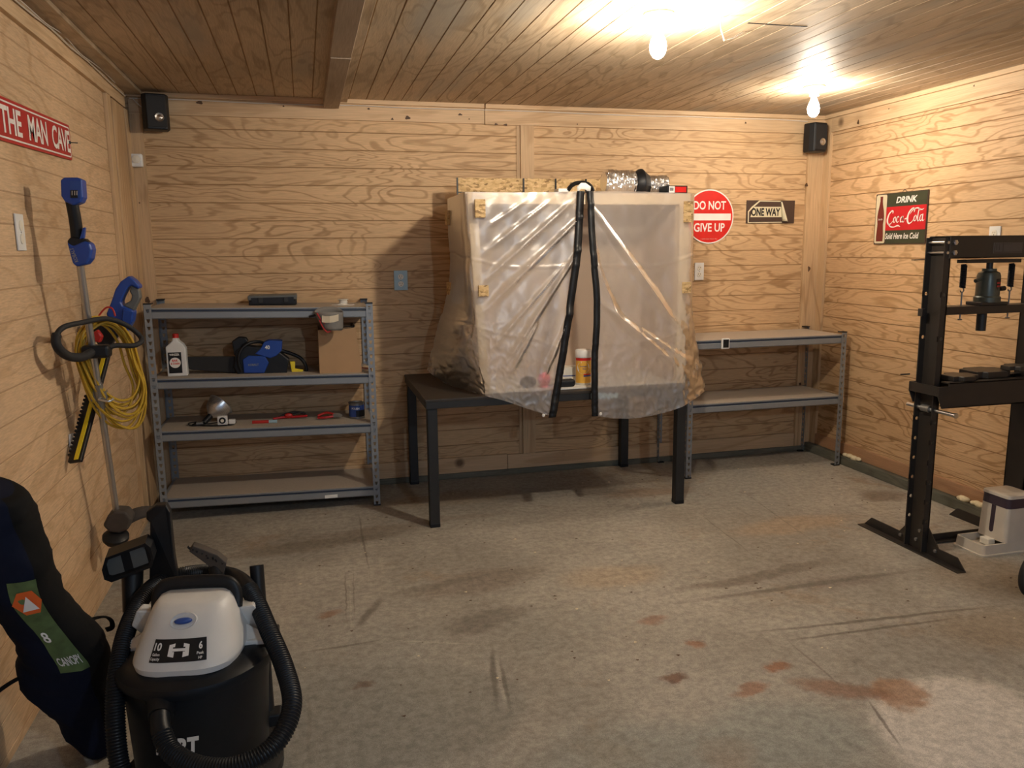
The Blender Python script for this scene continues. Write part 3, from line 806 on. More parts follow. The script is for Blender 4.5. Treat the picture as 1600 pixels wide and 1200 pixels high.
rnd = random.Random(3)
pt = [(L + .026 + .004 * rnd.random(), y, 2.270 - .012 * rnd.random()) for y in [x * .25 for x in range(4, 20)]]
cable(pt, .003, 'speaker_cable', 'thin pale cable running along the top of left wall')
pt = [(L + .028 + .006 * rnd.random(), y + .1, 2.288 - .02 * rnd.random()) for y in [x * .22 for x in range(5, 21)]]
cable(pt, .0025, 'speaker_cable', 'second thin cable twisted loosely beside the left wall cable')
pt = [(x, D - .026, 2.268 - .006 * rnd.random()) for x in [L + .03 + i * .3 for i in range(14)]] + [(3.30, D - .026, 2.262)]
cable(pt, .003, 'speaker_cable', 'thin pale cable running along the back wall header')
cable([(L + .05, D - .05, 2.262), (L + .09, D - .06, 2.22), (L + .13, D - .055, 2.20)], .002, 'speaker_cable', 'short loose cable end dropping to the left corner speaker')
cable([P(1126, 27, 2, 2.296), A(1131, 63, 2.98), P(1160, 50, 2, 2.296)], .0025, 'dangling_string', 'pale string dangling in a V from ceiling between bulbs', 'cable', 2)
b = MB(); b.box(1.72, 1.98, 2.945, 2.953, H - .002, H + .001); o = b.build('ceiling_crack', 'black_metal'); tag(o, 'short dark wire along the ceiling right of nearer bulb', 'crack')  # thin dark strip added to stand for a crack in the ceiling
for (px0, px1, py0, py1, lab) in ((1318, 1345, 719, 730, 'blob of dried pale foam under right shelf post'), (1500, 1512, 783, 786, 'small dried foam blob at wall base behind press'), (1520, 1539, 792, 798, 'larger yellowish foam blob behind the feeder')):
    b = MB()
    a0, a1 = P(px0, py0, 0, RR - .03), P(px1, py1, 0, RR - .03)
    n = 4
    for k in range(n):
        p = a0.lerp(a1, (k + .5) / n); b.sphere((RR - .035, p.y, .068 + .004 * (k % 2)), .016 + .005 * ((k * 7) % 3) / 2, 12, sc=(1, 1.5, .8))
    tag(b.build('foam_blob', 'foam', smooth=80), lab, 'foam')

# ================================================================== SHELF RACKS
def rack(x0, x1, y0, y1, decks, top, tilt, label, grp='grey steel shelf racks'):
    t = thing('shelf_rack', label, 'shelf', ((x0 + x1) / 2, (y0 + y1) / 2, 0), grp)

    def zt(x, z): return z + tilt * (x1 - x) / (x1 - x0)
    for sx, x in ((1, x0), (-1, x1)):
        for sy, y in ((1, y0), (-1, y1)):
            b = MB(); off = tilt if x == x0 else 0; W = .036; pit = .0385
            # perforated front flange (x direction) and side flange (y direction)
            for fl_ in (0, 1):
                z = 0.0; zz = [0]
                while z < top + off - pit: zz.append(z + pit); z += pit
                zz[-1] = top + off

                def fp(u, z):
                    return Vector((x + sx * u, y, z)) if fl_ == 0 else Vector((x, y + sy * u, z))
                for za_, zb_ in zip(zz, zz[1:]):
                    o_ = [(0, za_), (W, za_), (W, zb_), (0, zb_)]
                    mz = (za_ + zb_) / 2; i_ = [(.014, mz - .011), (.022, mz - .011), (.027, mz + .008), (.009, mz + .008)]
                    b.add([fp(*p) for p in o_ + i_], [(k, (k + 1) % 4, (k + 1) % 4 + 4, k + 4) for k in range(4)])
            p = b.build('upright', 'galv', t, solid=.0018)
            b = MB(); b.box(min(x - sx * .002, x + sx * .040), max(x - sx * .002, x + sx * .040), min(y - sy * .002, y + sy * .040), max(y - sy * .002, y + sy * .040), top + off, top + off + .006)
            b.build('end_cap', 'black', p)
            b = MB(); b.box(min(x - sx * .002, x + sx * .038), max(x - sx * .002, x + sx * .038), min(y - sy * .002, y + sy * .038), max(y - sy * .002, y + sy * .038), 0, .008)
            b.build('foot', 'black', p)
    for d in decks:
        for y, s in ((y0, 1), (y1, -1)):
            yo = y + s * .004
            prof = [(0, 0), (0, -.006), (.006, -.010), (.006, -.017), (0, -.021), (0, -.050), (.004, -.055), (.022, -.055), (.022, 0)]
            pts = [Vector((x0 + .012, yo + s * a, zt(x0, d) + z)) for a, z in prof]
            b = MB(); b.prism(pts, (x1 - x0 - .024, 0, zt(x1, d) - zt(x0, d)))
            b.build('beam', 'galv', t)
            b = MB(); b.prism([Vector((x0 + .036, yo + s * a, zt(x0, d) + z)) for a, z in [(.002, -.0165), (.010, -.0165), (.010, -.0105), (.002, -.0105)]], (x1 - x0 - .072, 0, zt(x1, d) - zt(x0, d))); b.build('gap_shade_strip', 'gap_shade', t)  # dark strip set in the beam groove to paint its shadow gap
        for x in (x0, x1):
            s = 1 if x == x0 else -1
            b = MB(); b.box(min(x + s * .004, x + s * .02), max(x + s * .004, x + s * .02), y0 + .03, y1 - .03, zt(x, d) - .05, zt(x, d) - .002); b.build('side_beam', 'galv', t)
        b = MB(); pts = [(x0 + .021, y0 + .012), (x1 - .021, y0 + .012), (x1 - .021, y1 - .012), (x0 + .021, y1 - .012)]
        b.add([(x, y, zt(x, d) + zz) for zz in (-.014, .0015) for x, y in pts], [(0, 3, 2, 1), (4, 5, 6, 7), (0, 1, 5, 4), (1, 2, 6, 5), (2, 3, 7, 6), (3, 0, 4, 7)])
        b.build('deck_board', 'particle', t)
    return t, zt


rk, ZT = rack(-.812, .352, 4.446, 4.868, [1.135, .765, .482, .112], 1.155, .026, 'four tier grey steel shelf against back wall on left')
rk2, _ = rack(2.262, 3.378, 4.43, 4.865, [.873, .472], .888, 0, 'two tier grey steel shelf in the far right corner')
b = MB(); b.box(.045, .115, 4.445, 4.450, .068, .085); b.build('sticker', 'tape', rk)


def dz(x, d): return ZT(x, d) + .0015      # top of a deck board


# ================================================================== SHELF ITEMS
def sil(mb, px, y, th, m=None):
    """outline standing in the plane y, with thickness th"""
    pts = [P(a, c_, 1, y) for a, c_ in px]
    mb.prism([Vector((p.x, y, p.z)) for p in pts], (0, th, 0), m)


# oil bottle
zb_ = dz(-.69, .765)
t = thing('oil_bottle', 'white oil bottle with red cap and black label on the shelf', 'bottle', (-.685, 4.55, zb_))
b = MB(); x0, x1 = -.737, -.637
pts = [(x0, 0), (x1, 0), (x1, .150), (x1 - .012, .172), (-.672, .192), (-.672, .205), (-.700, .205), (-.700, .192), (x0, .158)]
b.prism([(x, 4.525, zb_ + z) for x, z in pts], (0, .06, 0)); b.build('body', 'white', t, bevel=.006, bseg=3)
b = MB(); b.lathe([(.016, 0), (.016, .022), (.013, .024), (0, .024)], (-.686, 4.555, zb_ + .203), seg=20); b.build('cap', 'red_plastic', t, smooth=40)
b = MB(); b.box(x0 + .010, x1 - .024, 4.5235, 4.5245, zb_ + .018, zb_ + .130); lb = b.build('label', 'black', t)
b = MB(); b.lathe([(.028, 0), (.028, .0006), (0, .0006)], (-.694, 4.5233, zb_ + .074), (0, -1, 0), 24); b.build('emblem', 'signwhite', lb)
b = MB(); text_flat(b, 'BAR', (-.708, 4.5224, zb_ + .080), (.028, 0, 0), (0, 0, .012), bold=.03)
text_flat(b, '& CHAIN', (-.716, 4.5224, zb_ + .064), (.044, 0, 0), (0, 0, .011), bold=.03); b.build('emblem_text', 'red', lb)
b = MB(); text_flat(b, 'WINZER', (-.720, 4.5232, zb_ + .112), (.050, 0, 0), (0, 0, .011), bold=.03); b.build('heading', 'signwhite', lb)

# chainsaw
t = thing('chainsaw', 'blue and black cordless chainsaw with blade cover on shelf', 'chainsaw', (-.2, 4.6, dz(-.2, .765)))
y = 4.60
def off(dy): return y + dy


b = MB(); sil(b, [(379, 562), (388, 556), (414, 557), (420, 567), (413, 583), (381, 583)], off(-.05), .10); b.build('side_cover', 'blue', t, bevel=.005, bseg=3)
b = MB(); sil(b, [(398, 553), (407, 545), (412, 535), (420, 532), (441, 533), (440, 548), (432, 556), (422, 560)], off(-.045), .09); b.build('battery_housing', 'blue', t, bevel=.005, bseg=3)
b = MB(); sil(b, [(368, 548), (380, 540), (430, 545), (452, 562), (448, 586), (372, 586), (365, 575)], off(-.040), .085); b.build('motor_body', 'black', t, bevel=.006)
b = MB(); b.tube(cat([P(a, c_, 1, y + dy) for a, c_, dy in [(377, 580, -.055), (373, 566, -.06), (375, 550, -.06), (386, 538, -.05), (402, 534, -.02), (414, 537, .02), (418, 545, .05)]], 6), .0085, 10); b.build('front_handle', 'black', t, smooth=80)
b = MB(); b.tube(cat([P(a, c_, 1, y) for a, c_ in [(440, 548), (456, 553), (470, 560), (478, 572), (477, 583), (466, 586), (445, 586)]], 6), .010, 10); b.build('rear_handle', 'black', t, smooth=80)
b = MB(); sil(b, [(453, 565), (461, 565), (461, 576), (474, 578), (473, 581), (456, 582)], off(-.014), .02); b.build('trigger_lock', 'yellow', t, bevel=.002)
b = MB(); sil(b, [(290, 558), (370, 557), (376, 561), (376, 580), (366, 583), (300, 578), (288, 574)], off(-.012), .024); b.build('blade_cover', 'black_matte', t, bevel=.004)
b = MB(); sil(b, [(362, 534), (372, 527), (384, 528), (388, 534), (378, 540), (374, 556), (366, 556)], off(-.03), .06); b.build('hand_guard', 'black', t, bevel=.006)
b = MB(); q = P(388, 572, 1, y - .0512); text_flat(b, 'KOBALT', (q.x, y - .0512, q.z), (.055, 0, .0), (0, 0, .012), bold=.03); b.build('lettering', 'dullmetal', t)
b = MB(); q = P(414, 546, 1, y - .0462); text_flat(b, '40', (q.x, y - .0462, q.z), (.026, 0, .0), (0, 0, .022), bold=.03); b.build('volt_mark', 'signwhite', t)

# cardboard box
bx = (P(500, 582, 1, 4.50).x, P(566, 582, 1, 4.50).x); zb_ = dz(.2, .765)
t = thing('cardboard_box', 'open brown cardboard box on right end of second shelf', 'box', ((bx[0] + bx[1]) / 2, 4.62, zb_))
b = MB(); hh = .245
o_ = [(bx[0], 4.50), (bx[1], 4.50), (bx[1] - .005, 4.78), (bx[0], 4.78)]
top_ = [(bx[0] + .002, 4.49), (bx[1] - .030, 4.49), (bx[1] - .03, 4.78), (bx[0] + .002, 4.78)]
vs = [(x, y_, zb_) for x, y_ in o_] + [(x, y_, zb_ + hh + (.012 if x > .1 else 0)) for x, y_ in top_]
b.add(vs, [(3, 2, 1, 0), (0, 1, 5, 4), (1, 2, 6, 5), (2, 3, 7, 6), (3, 0, 4, 7)]); b.build('carton', 'cardboard', t, solid=.004)
b = MB(); text_flat(b, 'AVONDALE HOME', (bx[0] + .055, 4.4955, zb_ + .165), (.060, 0, 0), (0, 0, .007), bold=.02); b.build('print', 'greytext', t)
b = MB(); b.add([(bx[0] + .09, 4.488, zb_ + hh - .004), (bx[1] - .035, 4.488, zb_ + hh + .010), (bx[1] - .03, 4.50, zb_ + hh + .018), (bx[0] + .09, 4.52, zb_ + hh + .006)], [(0, 1, 2, 3)]); b.build('rim_tape', 'black', t, solid=.003)

# leather pouch hanging over the shelf edge
t = thing('leather_pouch', 'grey leather tool pouch hanging over the top shelf edge', 'pouch', P(512, 495, 1, 4.42))
rows = []
for i in range(9):
    a = i / 8; row = []
    for k in range(25):
        th = 2 * PI * k / 24
        cx, cy = 515 + 6 * a, 482 + 30 * a + (6 * (1 - a) * (1 if True else 0))
        rx_, ry_ = (21 - 6 * a) * (1 if a < .95 else .85), 6
        q = P(cx + rx_ * math.cos(th) - (3 if math.cos(th) < 0 else 0) * (1 - a), cy - (9 * max(0, math.sin(th)) * (1 - a)) + 4 * a, 1, 4.405 - .045 * math.sin(-th))
        row.append(q)
    rows.append(row)
b = MB(); b.grid(rows); b.add(rows[-1], [tuple(range(25))]); b.build('pouch_body', 'leather', t, smooth=70, solid=.003)
b = MB(); rr_ = []
for i in range(5):
    rr_.append([P(a, c_ + i * 2.6, 1, 4.352 + .01 * abs(a - 515) / 14) for a, c_ in [(503, 493), (508, 494), (515, 494), (522, 493), (529, 491)]])
b.grid(rr_); b.build('stitched_patch', 'cream_print', t, solid=.002)
b = MB(); b.tube(cat([P(a, c_, 1, 4.37) for a, c_ in [(495, 489), (502, 500), (508, 506), (516, 510), (519, 514), (512, 519), (505, 512), (499, 500)]], 5), .0035, 6); b.build('strap_ties', 'red_plastic', t)
b = MB(); b.tube(cat([P(a, c_, 1, yy) for a, c_, yy in [(483, 495, 4.425), (494, 492, 4.40), (500, 489, 4.39)]], 5), .006, 8, ry=.5); b.build('belt_loop', 'black_matte', t)

# spool of string on top deck
z_ = dz(.2, 1.135); sp = P(536, 470, 1, 4.62)
t = thing('string_spool', 'small spool of white string on the top shelf right end', 'spool', (sp.x, 4.62, z_))
b = MB(); b.lathe([(.030, 0), (.030, .004), (.022, .005), (.022, .030), (.030, .031), (.030, .034), (0, .034)], (sp.x, 4.62, z_), seg=24); b.build('reel', 'ivory', t, smooth=30)
b = MB(); b.tube(cat([(sp.x + .022 * math.cos(a), 4.62 + .022 * math.sin(a), z_ + .008 + .0009 * a) for a in [k * .5 for k in range(26)]] + [(sp.x - .03, 4.58, z_ + .006), (sp.x - .065, 4.60, z_ + .004), (sp.x + .03, 4.57, z_ + .003), (sp.x + .06, 4.60, z_ + .003)], 3), .0022, 5); b.build('string', 'signwhite', t)

# black flat organiser case on the top deck
ca, cb = P(389, 478, 1, 4.64).x, P(464, 478, 1, 4.64).x; z_ = dz(-.2, 1.135)
t = thing('tool_case', 'flat black plastic case lying on the top shelf', 'case', ((ca + cb) / 2, 4.70, z_))
b = MB(); b.box(ca, cb, 4.63, 4.80, z_, z_ + .028); b.build('case_base', 'black', t, bevel=.005)
b = MB(); b.box(ca - .004, cb + .003, 4.625, 4.805, z_ + .029, z_ + .056); b.build('case_lid', 'grey_plastic', t, bevel=.006)
b = MB(); b.box(ca + .015, cb - .015, 4.622, 4.630, z_ + .010, z_ + .044); b.build('case_label', 'black', t)
for fx in (.25, .78):
    b = MB(); xx = ca + (cb - ca) * fx; b.box(xx - .012, xx + .012, 4.616, 4.626, z_ + .016, z_ + .044); b.build('latch', 'black_metal', t, bevel=.002)

# clamp lamp
z_ = dz(-.55, .482)
q = P(344, 648, 1, 4.60)
t = thing('clamp_lamp', 'metal clamp lamp with shiny bowl reflector on third shelf', 'lamp', (q.x, 4.60, z_))
b = MB(); ax = Vector((.62, .50, .60)); ax.normalize(); cen = Vector((q.x - .055, 4.64, z_ + .040))
prof = [(.020, 0), (.026, .008), (.044, .022), (.058, .042), (.066, .066), (.070, .088), (.074, .089)]
b.lathe(prof, cen, ax, 36); rf = b.build('reflector', 'spun_metal', t, smooth=60, solid=.0012)
b = MB()
for k in range(6):
    f = (k + 1) / 7; rr_ = .045 + .023 * f ** .6; zz = .022 + .062 * f
    path = []
    qd = Vector((0, 0, 1)).rotation_difference(ax)
    for j in range(24): path.append(cen + qd @ Vector(((rr_ + .003) * math.cos(2 * PI * j / 24), (rr_ + .003) * math.sin(2 * PI * j / 24), zz)))
    b.tube(path, .0011, 4, closed=True)
b.build('ridges', 'silver', rf)
b = MB(); b.cyl(cen - ax * .055, cen + ax * .004, .016, 16); b.build('socket', 'black', t, smooth=40)
b = MB(); b.tube(cat([cen - ax * .05, (cen.x - .06, 4.62, z_ + .01), (cen.x - .09, 4.58, z_ + .005), (cen.x - .02, 4.54, z_ + .005), (cen.x + .05, 4.52, z_ + .005), (cen.x + .12, 4.54, z_ + .005), (cen.x + .13, 4.60, z_ + .006), (cen.x + .04, 4.58, z_ + .010), (cen.x - .08, 4.545, z_ + .008), (cen.x - .11, 4.60, z_ + .012), (cen.x - .04, 4.61, z_ + .016)], 6), .0035, 6); b.build('cord', 'black', t)
b = MB(); b.box(cen.x - .07, cen.x - .035, 4.56, 4.60, z_ + .001, z_ + .02); b.build('clamp', 'dullmetal', t, bevel=.003)
q = P(349, 660, 1, 4.52)
t = thing('plug_timer', 'small white dial timer plug in front of clamp lamp', 'timer', (q.x, 4.52, z_))
b = MB(); b.box(q.x - .030, q.x + .022, 4.515, 4.545, z_ + .008, z_ + .055); b.build('housing', 'white', t, bevel=.004)
b = MB(); b.lathe([(.018, 0), (.017, .005), (0, .005)], (q.x - .004, 4.515, z_ + .033), (0, -1, 0), 24); dl = b.build('dial', 'black', t, smooth=30)
b = MB(); b.lathe([(.009, 0), (.009, .002), (0, .002)], (q.x - .004, 4.510, z_ + .033), (0, -1, 0), 16); b.build('dial_centre', 'ivory', dl)
b = MB(); b.box(q.x + .026, q.x + .062, 4.52, 4.55, z_ + .008, z_ + .034, R=None); b.build('plug_head', 'white', t, bevel=.006)

# marker, tools, tin, red strap
def lay(name, label, cat_, a, c_, r, mats, z, y0_, y1_, split=None):
    xa, xb = P(a, 660, 1, y0_).x, P(c_, 660, 1, y0_).x; t = thing(name, label, cat_, ((xa + xb) / 2, (y0_ + y1_) / 2, z))
    return xa, xb, t


z_ = dz(-.1, .482)
xa, xb, t = lay('screwdriver', 'red handled screwdriver with pale blue end on third shelf', 'screwdriver', 394, 433, .01, None, z_, 4.56, 4.58)
m_ = .67 * (xb - xa); b = MB(); b.tube([(xa, 4.57, z_ + .011), (xa + m_, 4.565, z_ + .011)], .010, 8); b.build('handle', 'red_plastic', t, smooth=30)
b = MB(); b.tube([(xa + m_, 4.565, z_ + .011), (xb, 4.56, z_ + .011)], .0095, 8); b.build('end_cap', 'cyan_box', t, smooth=30)
xa, xb, t = lay('locking_pliers', 'dark and pink tool with claw jaws lying behind screwdriver', 'tool', 436, 478, .01, None, z_, 4.68, 4.7)
b = MB(); b.tube(cat([(xa, 4.67, z_ + .01), (xa + .05, 4.68, z_ + .028), (xa + .10, 4.69, z_ + .032), (xb, 4.68, z_ + .02)], 5), [.007] * 16, 8); b.build('upper_handle', 'dirty_grey', t, smooth=60)
b = MB(); b.tube(cat([(xa - .03, 4.65, z_ + .008), (xa + .03, 4.66, z_ + .012), (xa + .09, 4.66, z_ + .010), (xb + .01, 4.65, z_ + .014)], 5), .007, 8); b.build('lower_handle', 'darkred', t, smooth=60)
b = MB(); b.sphere((xa + .055, 4.66, z_ + .02), .020, 12, sc=(1.2, .6, .8)); b.build('pivot', 'red_plastic', t, smooth=80)
b = MB(); b.prism([(xa + .07, 4.665, z_ + .02), (xa + .12, 4.665, z_ + .038), (xa + .145, 4.665, z_ + .034), (xa + .10, 4.665, z_ + .022)], (0, .012, 0)); b.build('jaw', 'dirty_grey', t)
xa, xb, t = lay('pliers', 'red handled pliers with open grips near the blue tin', 'pliers', 497, 541, .01, None, z_, 4.60, 4.62)
b = MB(); b.tube(cat([(xa, 4.60, z_ + .009), (xa + .04, 4.59, z_ + .010), (xa + .085, 4.60, z_ + .012)], 5), .007, 8); b.build('grip', 'darkred', t, smooth=60)
b = MB(); b.tube(cat([(xa, 4.64, z_ + .012), (xa + .05, 4.645, z_ + .026), (xa + .09, 4.62, z_ + .020)], 5), .007, 8); b.build('grip', 'red_plastic', t, smooth=60)
b = MB(); b.prism([(xa + .08, 4.60, z_ + .004), (xa + .13, 4.595, z_ + .006), (xa + .14, 4.60, z_ + .016), (xa + .12, 4.61, z_ + .026), (xa + .085, 4.62, z_ + .026)], (0, .015, 0)); b.build('jaws', 'dullmetal', t)
q = P(558, 655, 1, 4.62); z2 = dz(q.x, .482)
t = thing('paint_tin', 'small tin with blue and black label at right end of third shelf', 'tin', (q.x, 4.62, z2))
b = MB(); b.lathe([(.046, 0), (.046, .004), (.044, .006), (.044, .085), (.047, .088), (.047, .092), (.040, .092), (.038, .086), (0, .086)], (q.x, 4.62, z2), seg=32); b.build('can', 'dullmetal', t, smooth=40)


def arc(mb, cx, cy, r, a0, a1, z0, z1, m=0, n=16):
    rows = [[(cx + r * math.cos(a0 + (a1 - a0) * k / n), cy + r * math.sin(a0 + (a1 - a0) * k / n), z) for k in range(n + 1)] for z in (z0, z1)]
    mb.grid(rows, m)


b = MB(); arc(b, q.x, 4.62, .0446, -PI, 0, z2 + .012, z2 + .078); lb = b.build('label', 'label_blue', t)
b = MB(); arc(b, q.x, 4.62, .0450, -PI * .55, -.1, z2 + .012, z2 + .05); b.build('black_band', 'black', lb)
b = MB()
text_on(b, 'POLISH', lambda u, v: Vector((q.x + .0453 * math.sin(-.7 + 1.0 * u), 4.62 - .0453 * math.cos(-.7 + 1.0 * u), z2 + .055 + .012 * v)), bold=.02); b.build('label_text', 'signwhite', lb)
q = P(572, 576, 1, 4.50)
z2 = dz(q.x, .765)
b = MB(); b.prism([(q.x - .02, 4.56, z2 + .001), (q.x + .03, 4.50, z2 + .001), (q.x + .05, 4.56, z2 + .001), (q.x + .0, 4.62, z2 + .001)], (0, 0, .022))
t = thing('wood_offcut', 'small pale block with red edge stripe beside cardboard box', 'block', (q.x, 4.55, z2)); b.build('block', 'pine_white', t)
b = MB(); b.prism([(q.x - .0205, 4.5595, z2 + .016), (q.x + .0305, 4.4985, z2 + .016), (q.x + .03, 4.51, z2 + .016)], (0, 0, .004)); b.build('stripe', 'red_plastic', t)

# hygrometer on the right rack edge
q = P(1133, 537, 1, 4.425)
t = thing('digital_thermometer', 'tiny white framed digital display stuck to right shelf front edge', 'thermometer', (q.x, 4.42, q.z))
b = MB(); b.box(q.x - .027, q.x + .027, 4.416, 4.430, q.z - .032, q.z + .034); b.build('frame', 'white', t, bevel=.004)
b = MB(); b.box(q.x - .018, q.x + .020, 4.4148, 4.4165, q.z - .024, q.z + .027); b.build('display', 'black', t)

# ================================================================== TABLE
TZ = .688; TX0, TX1, TY0, TY1 = .562, 2.045, 3.975, 4.862
t = thing('work_table', 'black metal table with dark top under plastic covered box', 'table', (1.3, 4.4, 0))
b = MB(); b.box(TX0, TX1, TY0, TY1, TZ - .014, TZ); b.build('table_top', 'table_top', t, bevel=.002)
b = MB()
b.box(TX0 + .003, TX1 - .003, TY0 + .002, TY0 + .045, TZ - .050, TZ - .014); b.box(TX0 + .003, TX1 - .003, TY1 - .045, TY1 - .002, TZ - .050, TZ - .014)
b.box(TX0 + .003, TX0 + .045, TY0 + .045, TY1 - .045, TZ - .050, TZ - .014); b.box(TX1 - .045, TX1 - .003, TY0 + .045, TY1 - .045, TZ - .050, TZ - .014)
b.build('apron', 'black_metal', t, bevel=.002)
for x in (.572, 1.975):
    for y in (3.985, 4.80):
        b = MB(); b.box(x, x + .052, y, y + .052, .004, TZ - .050); lg = b.build('leg', 'black_metal', t, bevel=.003)
        b = MB(); b.box(x - .001, x + .053, y - .001, y + .053, 0, .022); b.build('foot_cap', 'black', lg, bevel=.003)

# ================================================================== PLASTIC COVERED BOX
BX0, BX1, BY0, BY1, BZ0, BZ1 = .815, 2.045, 4.035, 4.56, TZ + .002, 1.722
SK = .055      # the left frame leans in towards the bottom


def bl(z): return BX0 + SK * (BZ1 - z) / (BZ1 - BZ0)


t = thing('wooden_booth', 'pine framed box with hardboard sides standing on black table', 'booth', ((BX0 + BX1) / 2, (BY0 + BY1) / 2, BZ0))
s_ = .036
for nm, y in (('front', BY0), ('back', BY1 - s_)):
    b = MB(); b.box(BX0, BX1, y, y + s_, BZ1 - .052, BZ1); b.build('top_rail', 'pine_white', t, bevel=.001)
    b = MB(); b.prism([(bl(BZ0), y, BZ0), (bl(BZ0) + .045, y, BZ0), (bl(BZ1) + .050, y, BZ1 - .052), (bl(BZ1), y, BZ1 - .052)], (0, s_, 0)); b.build('post', 'pine_white', t, bevel=.001)
    b = MB(); b.box(BX1 - .06, BX1 - .005, y, y + s_, BZ0, BZ1 - .052); b.build('post', 'pine_white', t, bevel=.001)
for x in (BX0, BX1 - .05):
    b = MB(); b.box(x, x + .05, BY0 + s_, BY1 - s_, BZ1 - .052, BZ1 - .002); b.build('side_rail', 'pine_white', t)
b = MB(); b.box(bl(BZ0), BX1, BY0 + .002, BY1, BZ0, BZ0 + .006); b.build('floor_panel', 'white', t)
b = MB(); b.box(BX0 + .05, BX1 - .05, BY1 - .046, BY1 - .040, BZ0 + .006, BZ1 - .055); b.build('back_panel', 'hardboard', t)
b = MB(); b.prism([(bl(BZ0) + .046, BY0 + .04, BZ0 + .006), (bl(BZ0) + .052, BY0 + .04, BZ0 + .006), (BX0 + .058, BY0 + .04, BZ1 - .055), (BX0 + .052, BY0 + .04, BZ1 - .055)], (0, BY1 - BY0 - .09, 0)); b.build('side_panel', 'hardboard', t)
b = MB(); b.box(BX1 - .07, BX1 - .064, BY0 + .04, BY1 - .05, BZ0 + .006, BZ1 - .055); b.build('side_panel', 'hardboard', t)
b = MB(); b.box(BX0 - .004, BX1 - .004, BY0 + .05, BY1, BZ1 + .001, BZ1 + .010); b.build('top_panel', 'hardboard', t)
for (xa, xb, za, zb2) in ((.842, .895, 1.600, 1.690), (.852, .905, 1.205, 1.262), (BX1 - .058, BX1 - .008, 1.575, 1.685), (BX1 - .058, BX1 - .008, 1.195, 1.255)):
    b = MB(); b.box(xa, xb, BY0 - .050, BY0 - .036, za, zb2); b.build('corner_block', 'osb', t, bevel=.001)
for za, zb2 in ((1.58, 1.66), (1.19, 1.26)):
    b = MB(); b.box(BX0 - .028, BX0 - .008, BY1 - .07, BY1 + .0, za, zb2); b.build('corner_block', 'osb', t, bevel=.001)
# strand board strip standing at the back of the top
b = MB(); p0 = P(712, 300, 1, 4.57)
b.box(.862, 2.01, 4.565, 4.578, 1.70, 1.845); o_ = b.build('strand_board', 'osb', t)
b = MB()
for x in (.858, 1.247, 1.441, 1.628): b.box(x, x + .009, 4.555, 4.562, 1.724, 1.845)
b.box(.858, 1.90, 4.556, 4.5635, 1.762, 1.767); b.build('black_straps', 'black', t)


# curtains --------------------------------------------------------------
def surf(cols, nu, nv, fold):
    """cols: list of columns (top to bottom) of 3D points; smooth surface with folds"""
    cc_ = [cat(c_, nv) for c_ in cols]; m = len(cc_[0]); rows = []
    for i in range(m): rows.append(cat([c_[i] for c_ in cc_], nu))
    nr, nc = len(rows), len(rows[0]); out = []
    for i in range(nr):
        r = []
        for j in range(nc):
            a = rows[max(0, i - 1)][j]; b_ = rows[min(nr - 1, i + 1)][j]; c_ = rows[i][max(0, j - 1)]; d_ = rows[i][min(nc - 1, j + 1)]
            n = (d_ - c_).cross(b_ - a)
            n = n.normalized() if n.length > 1e-9 else Vector((0, -1, 0))
            if n.y > 0 and abs(n.y) > abs(n.x): n = -n
            u, v = j / (nc - 1), i / (nr - 1)
            r.append(rows[i][j] + n * fold(u, v, rows[i][j]))
        out.append(r)
    return out


def ridge(x, w): x = abs(x) / w; return max(0, 1 - x) ** 1.6


def crease(u, v, p):
    """pointed diagonal folds plus the straight creases the sheet was packed with"""
    e = 0
    e += .004 * ridge(v - .33, .012) + .004 * ridge(v - .66, .012)
    e += .006 * (mnoise.noise(Vector((p.x * 6, p.z * 5, 3))) ) + .004 * mnoise.noise(Vector((p.x * 20, p.z * 14, 9))) + .004 * max(0, v - .45) * (1 - abs(mnoise.noise(Vector((p.x * 26 + p.z * 12, p.z * 22 - p.x * 9, 2))))) ** 5 * 3
    return e


def foldL(u, v, p):
    x, z = p.x, p.z; e = crease(u, v, p); f = 0
    hold = min(1, v / .12)
    for (x1, z1, x2, z2, w, am) in ((1.40, 1.60, .90, 1.15, .030, .022), (1.36, 1.68, .88, 1.28, .028, .016), (1.25, 1.69, .88, 1.42, .022, .012), (1.12, 1.69, .90, 1.55, .018, .010),
                                    (1.40, 1.45, .98, .85, .030, .022), (1.38, 1.20, 1.18, .78, .022, .018), (1.30, 1.35, .92, .95, .020, .014), (1.15, 1.05, 1.00, .80, .025, .022), (1.38, 1.38, 1.34, 1.0, .014, .012)):
        dx, dz_ = x2 - x1, z2 - z1; l = math.hypot(dx, dz_); tt = ((x - x1) * dx + (z - z1) * dz_) / l / l
        dd = ((x - x1) * dz_ - (z - z1) * dx) / l
        if -.1 < tt < 1.1: f += am * ridge(dd, w * (.5 + .8 * max(0, tt))) * min(1, max(0, (1.1 - tt)) * 3, max(0, tt + .1) * 5)
    e += f * hold
    if v > .55: e += .012 * math.sin(x * 70 + z * 9) * (v - .55) * mnoise.noise(Vector((x * 4, z * 4, 1)))
    return e


